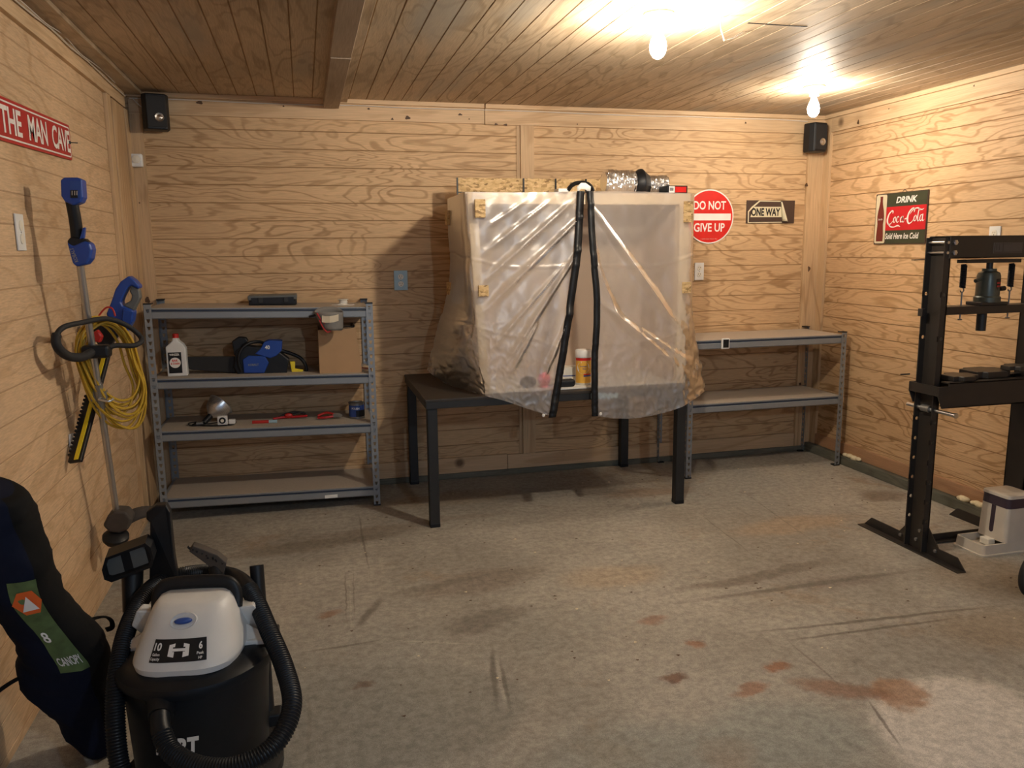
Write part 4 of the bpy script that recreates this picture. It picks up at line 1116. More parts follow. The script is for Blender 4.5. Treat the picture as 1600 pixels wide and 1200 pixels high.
def foldR(u, v, p):
    x, z = p.x, p.z; e = crease(u, v, p); f = 0; hold = min(1, v / .12)
    for (x1, z1, x2, z2, w, am) in ((1.46, 1.66, 1.98, .98, .045, .030), (1.46, 1.40, 1.66, .95, .040, .014), (1.52, 1.15, 2.02, .74, .06, .024), (1.46, 1.55, 1.52, 1.2, .03, .010), (1.75, 1.0, 2.05, .80, .03, .012)):
        dx, dz_ = x2 - x1, z2 - z1; l = math.hypot(dx, dz_); tt = ((x - x1) * dx + (z - z1) * dz_) / l / l
        dd = ((x - x1) * dz_ - (z - z1) * dx) / l
        if -.1 < tt < 1.1: f += am * ridge(dd, w * (.5 + .8 * max(0, tt))) * min(1, max(0, (1.1 - tt)) * 3, max(0, tt + .1) * 5)
    e += f * hold
    if p.y > 4.0 and v > .6: e += .015 * mnoise.noise(Vector((p.y * 16, z * 16, 4)))
    return e


def colm(*pts): return [P(a, c_, 1, y_) for a, c_, y_ in pts]


XL = BX0 - .010
left = [
    [Vector((XL, BY1, 1.728)), Vector((XL, BY1, 1.50)), Vector((XL, BY1, 1.27)), P(682, 515, 1, 4.60), P(667, 578, 1, 4.58)],
    [Vector((XL, 4.38, 1.728)), Vector((XL, 4.38, 1.50)), Vector((XL, 4.38, 1.25)), P(690, 530, 1, 4.38), P(690, 597, 2, TZ + .006)],
    [Vector((XL, 4.18, 1.728)), Vector((XL, 4.18, 1.48)), Vector((XL + .005, 4.16, 1.22)), P(718, 530, 1, 4.10), P(722, 609, 2, TZ + .006)],
    [Vector((XL + .002, 4.022, 1.728)), Vector((XL + .012, 4.012, 1.48)), Vector((XL + .020, 4.008, 1.22)), P(750, 540, 1, 3.99), P(757, 618, 2, TZ + .006)],
    colm((790, 301, 4.018), (790, 390, 4.005), (786, 470, 3.99), (785, 550, 3.965), (794, 628, 3.958)),
    colm((850, 300, 4.018), (848, 390, 3.995), (840, 475, 3.97), (832, 560, 3.95), (828, 640, 3.945)),
    colm((909, 299, 4.014), (904, 387, 3.985), (893, 475, 3.965), (876, 585, 3.945), (864, 651, 3.935)),
]
right = [
    colm((919, 299, 4.014), (923, 387, 3.985), (930, 475, 3.965), (926, 570, 3.95), (927, 650, 3.94)),
    colm((968, 299, 4.018), (970, 387, 4.00), (972, 475, 3.975), (975, 570, 3.95), (983, 654, 3.94)),
    colm((1022, 300, 4.020), (1024, 387, 4.01), (1026, 475, 3.99), (1030, 560, 3.955), (1036, 645, 3.945)),
    [Vector((BX1 + .008, 4.020, 1.728)), Vector((BX1 + .008, 4.016, 1.48)), Vector((BX1 + .008, 4.008, 1.22)), P(1077, 545, 1, 3.98), P(1077, 629, 1, 3.95)],
    [Vector((BX1 + .010, 4.16, 1.728)), Vector((BX1 + .010, 4.16, 1.48)), Vector((BX1 + .016, 4.16, 1.20)), P(1090, 545, 1, 4.10), P(1100, 604, 1, 4.08)],
    [Vector((BX1 + .010, 4.36, 1.728)), Vector((BX1 + .010, 4.36, 1.48)), Vector((BX1 + .014, 4.36, 1.20)), Vector((BX1 + .09, 4.36, .95)), Vector((BX1 + .11, 4.36, TZ + .03))],
    [Vector((BX1 + .010, BY1, 1.728)), Vector((BX1 + .010, BY1, 1.48)), Vector((BX1 + .010, BY1, 1.20)), Vector((BX1 + .06, BY1, .95)), Vector((BX1 + .08, BY1, TZ + .03))],
]
SL = surf(left, 30, 34, foldL); SR = surf(right, 30, 34, foldR)
t = thing('plastic_curtain', 'milky plastic sheet hung over left half of the wooden box', 'curtain', (1.1, 4.0, 1.72), 'plastic sheets over the box')
b = MB(); b.grid(SL); b.build('sheet', 'sheet', t, smooth=180)
tR = thing('plastic_curtain', 'milky plastic sheet hung over right half of the wooden box', 'curtain', (1.8, 4.0, 1.72), 'plastic sheets over the box')
b = MB(); b.grid(SR); b.build('sheet', 'sheet', tR, smooth=180)
# black zip tape on the two free edges
def tape(S, j0, sgn, w, extra):
    rows = []
    pth = [r[j0] for r in S] + extra
    for p, q in zip(pth, pth[1:] + [pth[-1] + (pth[-1] - pth[-2])]):
        d_ = (q - p).normalized(); n = Vector((0, -1, 0)); s = d_.cross(n).normalized() * sgn
        if s.x * sgn < 0: s = -s
        rows.append([p + Vector((0, -.008, 0)) - s * .002, p + Vector((0, -.010, 0)) + s * w * .5, p + Vector((0, -.008, 0)) + s * w])
    b = MB(); b.grid(rows); return b


tape(SL, -1, -1, -.001, []) if False else None
bt = MB(); rows = []
pth = [r[-1] for r in SL]
for i, p in enumerate(pth):
    w = .050 if i > 6 else .040; rows.append([p + Vector((-.030, -.010, 0)), p + Vector((-.012, -.016, 0)), p + Vector((.010, -.010, 0))])
bt.grid(rows); bt.build('zip_tape', 'black', t, smooth=60, solid=.004)
bt = MB(); rows = []
for p in [r[0] for r in SR]: rows.append([p + Vector((-.012, -.010, 0)), p + Vector((.008, -.016, 0)), p + Vector((.024, -.010, 0))])
bt.grid(rows); bt.build('zip_tape', 'black', tR, smooth=60, solid=.004)
for p, r_, tt in ((SL[-1][-1] + Vector((-.055, -.006, .012)), .009, t), (SR[-1][0] + Vector((.040, -.006, .010)), .009, tR)):
    b = MB(); b.lathe([(r_, 0), (r_ * .8, .004), (0, .005)], p, (0, -1, 0), 14); b.build('snap_button', 'signwhite', tt, smooth=50)
# folded end of the zip flap thrown over the top
q = P(905, 292, 1, 4.03)
t = thing('folded_flap', 'folded black and white zip flap lying over the box top', 'flap', (q.x, 4.05, 1.735))
b = MB(); b.tube(cat([P(a, c_, 1, 4.07) for a, c_ in [(887, 298), (893, 290), (902, 286), (914, 286), (922, 291), (926, 299)]], 6), .011, 8, ry=2.2); b.build('black_fold', 'black', t, smooth=60)
b = MB(); rows = [[P(a, c_, 1, yy) for a, c_ in [(901, 293), (908, 286), (915, 286), (923, 292)]] for yy in (4.01, 4.04)] + [[P(a, c_ + 7, 1, 4.00) for a, c_ in [(903, 293), (908, 288), (914, 289), (922, 293)]]]
b.grid([rows[1], rows[0], rows[2]]); b.build('white_fold', 'tape', t, smooth=60, solid=.003)
b = MB(); b.box(P(869, 297, 1, 4.1).x, P(886, 297, 1, 4.1).x, 4.06, 4.14, 1.734, 1.752); b.build('white_tab', 'tape', t, bevel=.003)

# things inside the box
zf = BZ0 + .0065
q = P(911, 606, 1, 4.10)
t = thing('wipes_canister', 'tall white and yellow wipes canister seen between the zip tapes', 'canister', (q.x + .015, 4.14, zf))
cx_, cy_ = q.x + .015, 4.14
b = MB(); b.lathe([(.040, 0), (.043, .004), (.043, .150), (.040, .153)], (cx_, cy_, zf), seg=36); b.build('tub', 'ivory', t, smooth=40)
b = MB(); b.lathe([(.044, .153), (.045, .156), (.045, .188), (.042, .194), (.020, .196), (0, .196)], (cx_, cy_, zf), seg=36); b.build('lid', 'tape', t, smooth=40)


def cyl_fn(cx, cy, r): return lambda a, z: Vector((cx + r * math.sin(a), cy - r * math.cos(a), z))


g = cyl_fn(cx_, cy_, .0434)
b = MB()
def band(fn, a0, a1, z0, z1, m=0, n=14): b.grid([[fn(a0 + (a1 - a0) * k / n, z) for k in range(n + 1)] for z in (z0, z1)], m)


band(g, -1.6, 1.6, zf + .012, zf + .135); lb = b.build('label', 'amber', t)
b = MB(); band(cyl_fn(cx_, cy_, .0437), -1.6, 1.6, zf + .136, zf + .151); b.build('red_band', 'red', lb)
b = MB(); g2 = cyl_fn(cx_, cy_, .0438)
n = 24; b.poly([g2(-.35 + .85 * math.cos(2 * PI * k / n), zf + .098 + .034 * math.sin(2 * PI * k / n)) for k in range(n)]); b.build('white_oval', 'tape', lb)
b = MB(); g3 = cyl_fn(cx_, cy_, .0441); text_on(b, 'Disinfecting', lambda u, v: g3(-.75 + .9 * u, zf + .100 + .009 * v), bold=.02); text_on(b, 'Wipes', lambda u, v: g3(-.45 + .5 * u, zf + .086 + .009 * v), bold=.02); b.build('label_text', 'label_blue', lb); b = MB()
band(g3, -.3, .9, zf + .048, zf + .056); b.build('blue_print', 'label_blue', lb)
b = MB(); band(g3, -.3, .9, zf + .057, zf + .064); b.build('red_print', 'red', lb)
q = P(888, 603, 1, 4.08)
t = thing('black_adapter', 'rounded black power adapter lying left of wipes canister', 'adapter', (q.x, 4.10, zf))
b = MB(); b.box(q.x - .050, q.x + .040, 4.07, 4.13, zf, zf + .040); b.build('case', 'black', t, bevel=.014, bseg=4)
b = MB(); b.tube(cat([(q.x - .05, 4.11, zf + .02), (q.x - .08, 4.13, zf + .006), (q.x - .12, 4.16, zf + .004)], 4), .003, 6); b.build('lead', 'black', t)
q = P(893, 586, 1, 4.22)
t = thing('white_carton', 'small white printed carton behind the black adapter', 'box', (q.x, 4.25, zf))
b = MB(); b.box(q.x - .08, q.x + .06, 4.22, 4.30, zf, zf + .085); b.build('carton', 'ivory', t, bevel=.002)
b = MB(); b.box(q.x - .05, q.x + .05, 4.2185, 4.2198, zf + .035, zf + .040); b.build('print', 'label_blue', t)
q = P(852, 586, 1, 4.08)
t = thing('pink_ball', 'round pink object blurred behind the left plastic sheet', 'ball', (q.x, 4.10, zf))
b = MB(); b.sphere((q.x, 4.10, zf + .048), .036, 20); b.build('shell', 'pink', t, smooth=80)
b = MB(); b.lathe([(.020, 0), (.026, .006), (.022, .014), (0, .014)], (q.x, 4.10, zf), seg=16); b.build('base', 'pink', t, smooth=40)
q = P(825, 596, 1, 4.12)
b = MB(); b.sphere((q.x, 4.12, zf + .032), .032, 16, sc=(1.5, .9, 1)); o_ = b.build('dark_bundle', 'black_matte', smooth=80); tag(o_, 'dark rounded bundle blurred behind plastic left of pink ball', 'bundle')
# blue pallet of tape on the table edge seen through the right sheet
q = P(930, 618, 1, 3.97)
b = MB(); n_ = 14; pts = []
for k in range(n_ + 1): pts.append((P(927 + 46 * k / n_, 0, 1, 3.97).x, .655 + .022 * (1 - k / n_ * .6) + .006 * ((k * 5) % 3 - 1)))
for k in range(n_, -1, -1): pts.append((P(927 + 46 * k / n_, 0, 1, 3.97).x, .645 - .0 - .008 * ((k * 3) % 2)))
b.prism([(x, 3.970, z) for x, z in pts], (0, .003, 0)); o_ = b.build('blue_rag', 'cyan_box'); tag(o_, 'pale blue scrap on table edge seen through right plastic sheet', 'rag')

# duct fan on the top of the box
zt_ = BZ1 + .012
t = thing('duct_fan', 'black inline duct fan with crinkled foil ducts on box top', 'fan', (1.75, 4.30, zt_))
fx0, fx1, fx2, fx3 = P(940, 282, 1, 4.28).x, P(988, 282, 1, 4.28).x, P(1016, 282, 1, 4.28).x, P(1042, 282, 1, 4.28).x


def duct(x0, x1, r, curl):
    b = MB(); n = 72; rows = []; sg = 40
    for k in range(n + 1):
        a = k / n; x = x0 + (x1 - x0) * a; y_ = 4.30 + curl * (1 - a) ** 2 * .05; row = []
        for j in range(sg + 1):
            th = 2 * PI * (j % sg) / sg; v3 = Vector((x * 60, math.cos(th) * 4, math.sin(th) * 4))
            rr_ = r * (1 + .05 * math.sin(a * (x1 - x0) / .010 * 2 * PI + 1.2 * mnoise.noise(v3 * .3)) + .10 * mnoise.noise(v3) + .06 * mnoise.noise(v3 * 2.7)) * (1 if a > .05 or curl == 0 else .8)
            row.append(Vector((x + .003 * mnoise.noise(v3 * 1.3), y_ + rr_ * math.cos(th), zt_ + r + .004 + rr_ * math.sin(th))))
        rows.append(row)
    b.grid(rows); b.add(rows[0][:-1], [tuple(range(sg))]); b.add(rows[-1][:-1], [tuple(range(sg - 1, -1, -1))]); return b


duct(fx0, fx1 + .01, .066, -1).build('foil_duct', 'foil', t, smooth=12)
duct(fx2 - .01, fx3, .054, 0).build('foil_duct', 'foil', t, smooth=12)
b = MB(); b.lathe([(.050, 0), (.062, .004), (.062, .02), (.080, .045), (.082, .060), (.060, .088), (.052, .10), (0, .10)], (fx1, 4.30, zt_ + .066), (1, 0, 0), 32); b.box(fx1 + .02, fx1 + .085, 4.25, 4.35, zt_, zt_ + .03); b.build('housing', 'black', t, smooth=35)
rb0, rb1 = P(1042, 290, 1, 4.14).x, P(1073, 290, 1, 4.14).x
t = thing('tool_box_carton', 'small red and black carton at right end of box top', 'box', ((rb0 + rb1) / 2, 4.18, zt_))
b = MB(); b.box(rb0, rb1, 4.13, 4.24, zt_, zt_ + .044); b.build('carton', 'black', t, bevel=.001)
b = MB(); b.box(rb0 + .045, rb1 - .008, 4.128, 4.1295, zt_ + .008, zt_ + .038); b.build('red_print', 'red', t)
b = MB(); b.box(rb0 + .008, rb0 + .042, 4.128, 4.1295, zt_ + .005, zt_ + .040); bc = b.build('barcode_label', 'tape', t)
b = MB()
for k in range(7): b.box(rb0 + .013 + k * .0032, rb0 + .0145 + k * .0032, 4.1268, 4.1278, zt_ + .016, zt_ + .032)
b.build('barcode', 'black', bc)

# ================================================================== SHOP PRESS
PX0, PX1, PY0, PY1 = 2.745, 3.345, 2.975, 3.090
t = thing('shop_press', 'brown black steel shop press with bottle jack near the right wall', 'press', (3.05, 3.05, 0))
for nm, xo, s in (('left', PX0, 1), ('right', PX1, -1)):
    xw = xo + s * .035
    b = MB()
    # web, then two flanges with a row of adjusting holes
    b.box(min(xw, xw - s * .006), max(xw, xw - s * .006), PY0, PY1, .012, 1.472)
    for y in (PY0, PY1 - .006):
        zs = [.012]; hz = [.16 + .095 * k for k in range(6)] + [1.02, 1.22]
        xa, xb = min(xo, xw), max(xo, xw); hc = (xa + xb) / 2; hr = .009
        z = .012
        for hz_ in hz:
            b.box(xa, xb, y, y + .006, z, hz_ - .013)
            n = 12; ring_o = [(xa, hz_ - .013), (hc, hz_ - .013), (xb, hz_ - .013), (xb, hz_), (xb, hz_ + .013), (hc, hz_ + .013), (xa, hz_ + .013), (xa, hz_)]
            ring_i = [(hc + hr * math.cos(a), hz_ + hr * math.sin(a)) for a in [-3 * PI / 4 + k * PI / 4 for k in range(8)]]
            for yy, fl_ in ((y, 0), (y + .006, 1)):
                vs = [(x_, yy, z_) for x_, z_ in ring_o + ring_i]
                b.add(vs, [((k, (k + 1) % 8, (k + 1) % 8 + 8, k + 8) if not fl_ else (k + 8, (k + 1) % 8 + 8, (k + 1) % 8, k)) for k in range(8)])
            vs = [(x_, yy, z_) for yy in (y, y + .006) for x_, z_ in ring_i]
            b.add(vs, [(k, k + 8, (k + 1) % 8 + 8, (k + 1) % 8) for k in range(8)])
            z = hz_ + .013
        b.box(xa, xb, y, y + .006, z, 1.472)
    b.build('upright', 'press', t)
    # angle iron foot
    b = MB(); fy0, fy1 = 2.745, 3.41; xf = xo - s * .0
    b.prism([(xf - s * .01, fy0, 0), (xf - s * .01, fy1, 0), (xf + s * .035, fy1, 0), (xf + s * .035, fy0, 0)], (0, 0, .005))
    xk = xf + s * .030
    b.prism([(xk, fy0 + .0, .004), (xk, fy1, .004), (xk, fy1 - .05, .052), (xk, fy0 + .05, .052)], (s * .005, 0, 0)); b.build('foot', 'press', t)
    for ys, yv in ((-1, PY0), (1, PY1)):
        b = MB(); b.prism([(xw - s * .004, yv, .02), (xw - s * .004, yv + ys * .075, .02), (xw - s * .004, yv + ys * .075, .045), (xw - s * .004, yv, .13)], (s * .005, 0, 0)); b.build('gusset', 'press', t)
        b = MB(); b.lathe([(.009, 0), (.009, .007), (.004, .009), (0, .009)], (xw - s * .006, yv + ys * .055, .036), (-s, 0, 0), 6); b.build('bolt', 'dullmetal', t)
        b = MB(); b.lathe([(.009, 0), (.009, .007), (0, .008)], (xw - s * .006, (PY0 + PY1) / 2 - ys * .01, .05 + (.05 if ys > 0 else 0)), (-s, 0, 0), 6); b.build('bolt', 'dullmetal', t)
b = MB(); b.prism([(PX0 + .03, 3.10, .004), (PX1 - .03, 3.10, .004), (PX1 - .03, 3.105, .004), (PX0 + .03, 3.105, .004)], (0, 0, .035)); b.box(PX0 + .03, PX1 - .03, 3.07, 3.105, .004, .009); b.build('cross_bar', 'press', t)
# head beam of two plates
for y in (PY0 - .006, PY1):
    b = MB(); b.box(PX0 + .022, PX1 - .022, y, y + .006, 1.380, 1.478)
    f = -1 if y < 3 else 1
    b.box(PX0 + .022, PX1 - .022, min(y, y - f * .03), max(y, y - f * .03), 1.474, 1.479); b.box(PX0 + .04, PX1 - .04, min(y, y - f * .022), max(y, y - f * .022), 1.380, 1.385)
    b.build('head_beam', 'press', t, bevel=.001)
for x in (PX0 + .045, PX1 - .045):
    for z in (1.405, 1.450):
        b = MB(); b.cyl((x - math.copysign(.030, 3.05 - x), PY0 - .004, z), (x - math.copysign(.030, 3.05 - x), PY1 + .004, z), .0065, 12); b.build('bolt_shank', 'silver', t, smooth=40)
        b = MB(); b.lathe([(.012, 0), (.012, .008), (.006, .010), (0, .010)], (x, PY0 - .006, z), (0, -1, 0), 6); b.build('bolt', 'silver', t)
b = MB(); b.box(2.69, 2.76, PY1 + .001, PY1 + .02, 1.372, 1.376); b.build('bracket_tab', 'press', t)
b = MB(); b.box(3.00, 3.16, PY0 - .0075, PY0 - .0062, 1.400, 1.448)
lb = b.build('name_plate', 'greytext', t)
b = MB()
for q_ in ((3.004, 1.403, 3.008, 1.446), (3.05, 1.403, 3.053, 1.446), (3.008, 1.403, 3.156, 1.406), (3.008, 1.440, 3.10, 1.442), (3.015, 1.415, 3.018, 1.438), (3.03, 1.415, 3.033, 1.438)): b.box(q_[0], q_[2], PY0 - .0085, PY0 - .0076, q_[1], q_[3])
b.build('plate_marks', 'dirty_grey', lb)
# hanging bar under the head, springs, jack, ram and sliding plate
b = MB(); b.box(2.895, 3.20, PY0 + .03, PY1 - .03, 1.357, 1.373); b.build('spring_bar', 'press', t)
for x in (2.908, 3.176):
    b = MB(); path = []
    for k in range(15 * 14): path.append((x + .011 * math.cos(k * 2 * PI / 14), 3.03 + .011 * math.sin(k * 2 * PI / 14), 1.350 - k * .104 / 210))
    b.tube(path, .0036, 5); b.cyl((x, 3.03, 1.352), (x, 3.03, 1.245), .009, 10); sp = b.build('return_spring', 'black', t, smooth=60)
    b = MB(); b.tube(cat([(x, 3.03, 1.249), (x + .008, 3.03, 1.238), (x + .006, 3.03, 1.228), (x - .006, 3.03, 1.226), (x - .010, 3.03, 1.234)], 5), .003, 6); b.build('hook', 'dullmetal', sp)
    b = MB(); b.tube([(x, 3.03, 1.226), (x, 3.03, 1.105)], .0035, 8); b.lathe([(.010, 0), (.010, .005), (0, .005)], (x, 3.03, 1.098), (0, 0, 1), 6); b.build('eye_bolt', 'dullmetal', t)
jx, jy = 3.050, 3.03
b = MB(); b.lathe([(.056, 0), (.056, .022), (.050, .028), (.049, .118), (.044, .134), (.030, .142), (.030, .152), (0, .152)], (jx, jy, 1.178), seg=32); jk = b.build('jack', 'greenish', t, smooth=40)
b = MB(); b.box(jx - .075, jx + .078, jy - .045, jy + .045, 1.165, 1.180); b.build('jack_base', 'press', jk, bevel=.003)
b = MB(); b.lathe([(.014, 0), (.014, .035), (0, .035)], (jx, jy, 1.324), seg=20); b.build('jack_piston', 'black_metal', jk, smooth=40)
b = MB(); b.tube([(jx - .046, jy - .01, 1.285), (jx - .092, jy - .02, 1.276)], [.006, .009], 8); b.build('filler_lever', 'greenish', jk)
b = MB(); b.tube([(jx + .046, jy - .02, 1.238), (jx + .074, jy - .02, 1.240)], .011, 10); b.build('pump_socket', 'black', jk)
gj = cyl_fn(jx, jy, .0495)
b = MB(); band(gj, -.1, 1.3, 1.215, 1.285); jl = b.build('sticker', 'black', jk)
b = MB(); band(cyl_fn(jx, jy, .0498), 0, 1.1, 1.262, 1.270); band(cyl_fn(jx, jy, .0498), 0, 1.1, 1.247, 1.255); b.build('sticker_lines', 'darkred', jl)
b = MB(); b.cyl((jx - .020, jy, 1.135), (jx - .020, jy, 1.045), .021, 24); b.build('ram', 'black_metal', t, smooth=40)
for y in (PY0 + .008, PY1 - .014):
    b = MB(); b.box(PX0 + .038, PX1 - .038, y, y + .006, 1.128, 1.163); b.build('sliding_plate', 'press', t, bevel=.001)
b = MB(); b.box(PX0 + .038, PX1 - .038, PY0 + .014, PY1 - .014, 1.150, 1.164); b.build('sliding_plate', 'press', t)
b = MB(); b.box(PX0 - .018, PX0 - .002, PY1 - .03, PY1 - .002, 1.118, 1.152); b.build('guide_tab', 'press', t)
# bed
for y in (PY0 - .056, PY1 + .006):
    b = MB(); b.prism([(PX0 - .025, y, .768), (PX0 - .025, y, .812), (PX0 + .03, y, .812), (PX0 + .03, y, .828), (PX1 - .03, y, .828), (PX1 - .03, y, .812), (PX1 + .025, y, .812), (PX1 + .025, y, .768), (PX1, y, .712), (PX0 + .0, y, .712)], (0, .006, 0))
    f = 1 if y < 3 else -1; yy = y if y < 3 else y + .006
    b.box(PX0 + .03, PX1 - .03, min(yy, yy + f * .05), max(yy, yy + f * .05), .822, .828); b.box(PX0 + .03, PX1 - .03, min(yy, yy + f * .05), max(yy, yy + f * .05), .712, .718)
    b.build('bed_channel', 'press', t, bevel=.001)
for x in (PX0 - .025, PX1 + .019):
    b = MB(); b.box(x, x + .006, PY0 - .05, PY1 + .012, .768, .812); b.build('bed_end', 'press', t)
for x in (PX0 + .017, PX1 - .017):
    b = MB(); b.cyl((x, PY0 - .115, .692), (x, PY1 + .06, .692), .009, 14); b.lathe([(.012, 0), (.012, .008), (0, .009)], (x, PY0 - .115, .692), (0, -1, 0), 14); b.build('bed_pin', 'silver', t, smooth=40)
    b = MB(); b.lathe([(.017, 0), (.017, .05), (0, .05)], (x, PY0 + .03, .692), (0, 1, 0), 16); b.build('pin_sleeve', 'dullmetal', t, smooth=40)
b = MB(); b.cyl((PX0 - .06, PY1 + .03, .842), (PX0 - .01, PY1 + .03, .842), .0035, 8); b.build('locking_rod', 'press', t)
for (x0, x1, y0, y1, z, lab) in ((PX0 + .075, 2.975, 2.925, 3.06, .829, 'stepped black arbor plate lying on press bed left side'), (2.985, 3.19, 2.96, 3.12, .829, 'larger black arbor plate in the middle of press bed'), (3.14, 3.30, 2.935, 3.04, .830, 'arbor plate at the right end of press bed')):
    pts = [(x0, y0 + .02), (x0 + .03, y0 + .02), (x0 + .04, y0), (x1 - .05, y0), (x1 - .045, y0 + .025), (x1 - .015, y0 + .025), (x1, y0 + .04), (x1, y1 - .03), (x1 - .04, y1 - .02), (x1 - .05, y1), (x0 + .05, y1), (x0 + .035, y1 - .03), (x0, y1 - .03)]
    hz_ = .022 if x0 < 2.9 else (.030 if x0 < 3.1 else .02)
    if x0 > 3.1: z = .861; x1 = 3.29; pts = [(p_[0], p_[1]) for p_ in pts]
    b = MB(); b.prism([(a, c_, z) for a, c_ in pts], (0, 0, hz_)); o_ = b.build('arbor_plate', 'press', bevel=.003); tag(o_, lab, 'metal plate', 'arbor plates on the press bed')

# ================================================================== PET FEEDER, WHEEL
t = thing('pet_feeder', 'cream gravity pet feeder with smoky window by press foot', 'pet feeder', (3.15, 2.96, 0))
x0, x1, y0, y1 = 2.995, 3.296, 2.872, 3.045
rws = []
b = MB()
def rr2(x0, x1, y0, y1, r, z, n=5):
    out = []
    for cx, cy, a0 in ((x1 - r, y1 - r, 0), (x0 + r, y1 - r, 1), (x0 + r, y0 + r, 2), (x1 - r, y0 + r, 3)):
        for k in range(n + 1):
            a = (a0 + k / n) * PI / 2; out.append(Vector((cx + r * math.cos(a), cy + r * math.sin(a), z)))
    return out


def loft(mb, rings, cap0=True, cap1=True, m=None):
    n = len(rings[0]); fs = []
    for i in range(len(rings) - 1):
        for k in range(n): l = (k + 1) % n; fs.append((i * n + k, i * n + l, (i + 1) * n + l, (i + 1) * n + k))
    if cap0: fs.append(tuple(range(n - 1, -1, -1)))
    if cap1: fs.append(tuple((len(rings) - 1) * n + k for k in range(n)))
    return mb.add([v for r in rings for v in r], fs, m)


loft(b, [rr2(x0 - .006, x1, y0 - .006, y1 + .006, .02, 0), rr2(x0 - .006, x1, y0 - .006, y1 + .006, .02, .006), rr2(x0, x1, y0, y1, .02, .008), rr2(x0 + .004, x1, y0 + .004, y1 - .004, .02, .052),
         rr2(x0 + .012, x1 - .008, y0 + .012, y1 - .012, .016, .052), rr2(x0 + .018, x1 - .01, y0 + .018, y1 - .018, .014, .020)])
b.build('food_tray', 'cream', t, smooth=35)
tx0 = 3.115
b = MB(); loft(b, [rr2(tx0 + .004, x1 - .01, y0 + .004, y1 - .004, .022, .052), rr2(tx0 + .012, x1 - .015, y0 + .008, y1 - .008, .02, .215)]); b.build('hopper', 'cream', t, smooth=35)
b = MB(); b.box(tx0 - .03, tx0 + .01, y0 + .06, y1 - .06, .022, .055); b.build('spout', 'ivory', t, bevel=.004)
b = MB(); loft(b, [rr2(tx0 + .012, x1 - .015, y0 + .008, y1 - .008, .02, .216), rr2(tx0 + .014, x1 - .016, y0 + .009, y1 - .009, .02, .262)]); b.build('smoky_collar', 'purple_clear', t, smooth=35)
b = MB(); ym = (y0 + y1) / 2; pts = []
for k in range(9): a = PI + PI * k / 8; pts.append((ym - .012 * math.cos(a) * -1, .095 + .012 * math.sin(a)))
pts += [(ym + .012, .215), (ym - .012, .215)]
b.prism([(tx0 + .003 + (z - .05) * .048, y_, z) for y_, z in pts], (.006, 0, 0)); b.build('window_slot', 'purple_clear', t)
b = MB(); loft(b, [rr2(tx0 + .010, x1 - .014, y0 + .006, y1 - .006, .02, .263), rr2(tx0 + .012, x1 - .015, y0 + .008, y1 - .008, .02, .276), rr2(tx0 + .025, x1 - .03, y0 + .02, y1 - .02, .015, .280)]); b.build('lid', 'cream', t, smooth=30)

wc = P(1617, 898, 2, .098); wc = Vector((wc.x, wc.y, .099))
t = thing('cart_wheel', 'black rubber wheel cut off by right edge of photo', 'wheel', (wc.x, wc.y, 0))
b = MB(); b.lathe([(.062, -.016), (.088, -.018), (.096, -.010), (.098, 0), (.096, .010), (.088, .018), (.062, .016)], wc, (.25, -1, 0), 40); b.build('tyre', 'black_matte', t, smooth=35)
b = MB(); b.lathe([(.062, -.014), (.062, .014), (.05, .008), (.02, .010), (.018, .02), (0, .02)], wc, (.25, -1, 0), 32); b.build('hub', 'dullmetal', t, smooth=35)

# ================================================================== STRING TRIMMER leaning on the left wall
t = thing('string_trimmer', 'blue cordless string trimmer with grey shaft leaning on left wall', 'trimmer', (-.80, 3.42, 0))
ty = 3.075
b = MB(); sil(b, [(94, 281), (100, 277), (120, 277), (128, 280), (130, 308), (126, 316), (114, 321), (101, 315), (95, 306)], ty - .03, .06); hd = b.build('battery_mount', 'blue', t, bevel=.006, bseg=3)
b = MB(); sil(b, [(109, 283), (126, 283), (126, 309), (110, 309)], ty - .032, .004); sk = b.build('mount_face', 'label_blue', hd)
b = MB(); sil(b, [(110, 297), (121, 297), (121, 309), (110, 309)], ty - .036, .004); b.build('contact_recess', 'black', hd)
b = MB()
for a in (112, 116, 119.5): sil(b, [(a, 298), (a + 1.2, 298), (a + 1.2, 305), (a, 305)], ty - .039, .003)
b.build('contacts', 'silver', hd)
b = MB(); b.tube(cat([P(112, 314, 1, ty), P(116, 335, 1, ty + .01), P(119, 355, 1, ty + .02), P(121, 378, 1, ty + .03)], 4), [.020] * 13, 14); b.build('grip', 'black', t, smooth=60)
b = MB(); sil(b, [(104, 377), (110, 370), (124, 372), (132, 373), (140, 380), (127, 384), (110, 388)], ty, .05); b.build('grip_collar', 'black', t, bevel=.006)
b = MB(); sil(b, [(104, 378), (114, 384), (132, 376), (141, 380), (144, 390), (142, 404), (135, 413), (120, 417), (113, 412)], ty - .004, .065); bd = b.build('motor_housing', 'blue', t, bevel=.008, bseg=3)
b = MB(); sil(b, [(124, 374), (129, 356), (133, 355), (131, 372)], ty + .0, .02); b.build('trigger', 'blue', t, bevel=.002)
b = MB(); q0 = P(108, 387, 1, ty - .005); q1 = P(117, 410, 1, ty - .005); up_ = (q0 - q1); rt_ = Vector((.008, 0, 0)) - up_ * .1
text_on(b, 'KOBALT', lambda u, v: q1 + up_ * u * .95 + Vector((.012, 0, .003)) * (1 - v) + Vector((0, -.0012, 0)), bold=.02); b.build('lettering', 'dullmetal', bd)
s0, s1 = P(125, 413, 1, 3.11), Vector((-.795, 3.43, .375))
b = MB(); b.cyl(s0, s1, .0125, 16); sh = b.build('shaft', 'alu', t, smooth=50)
mid = s0.lerp(s1, .48); dv = (s1 - s0).normalized()
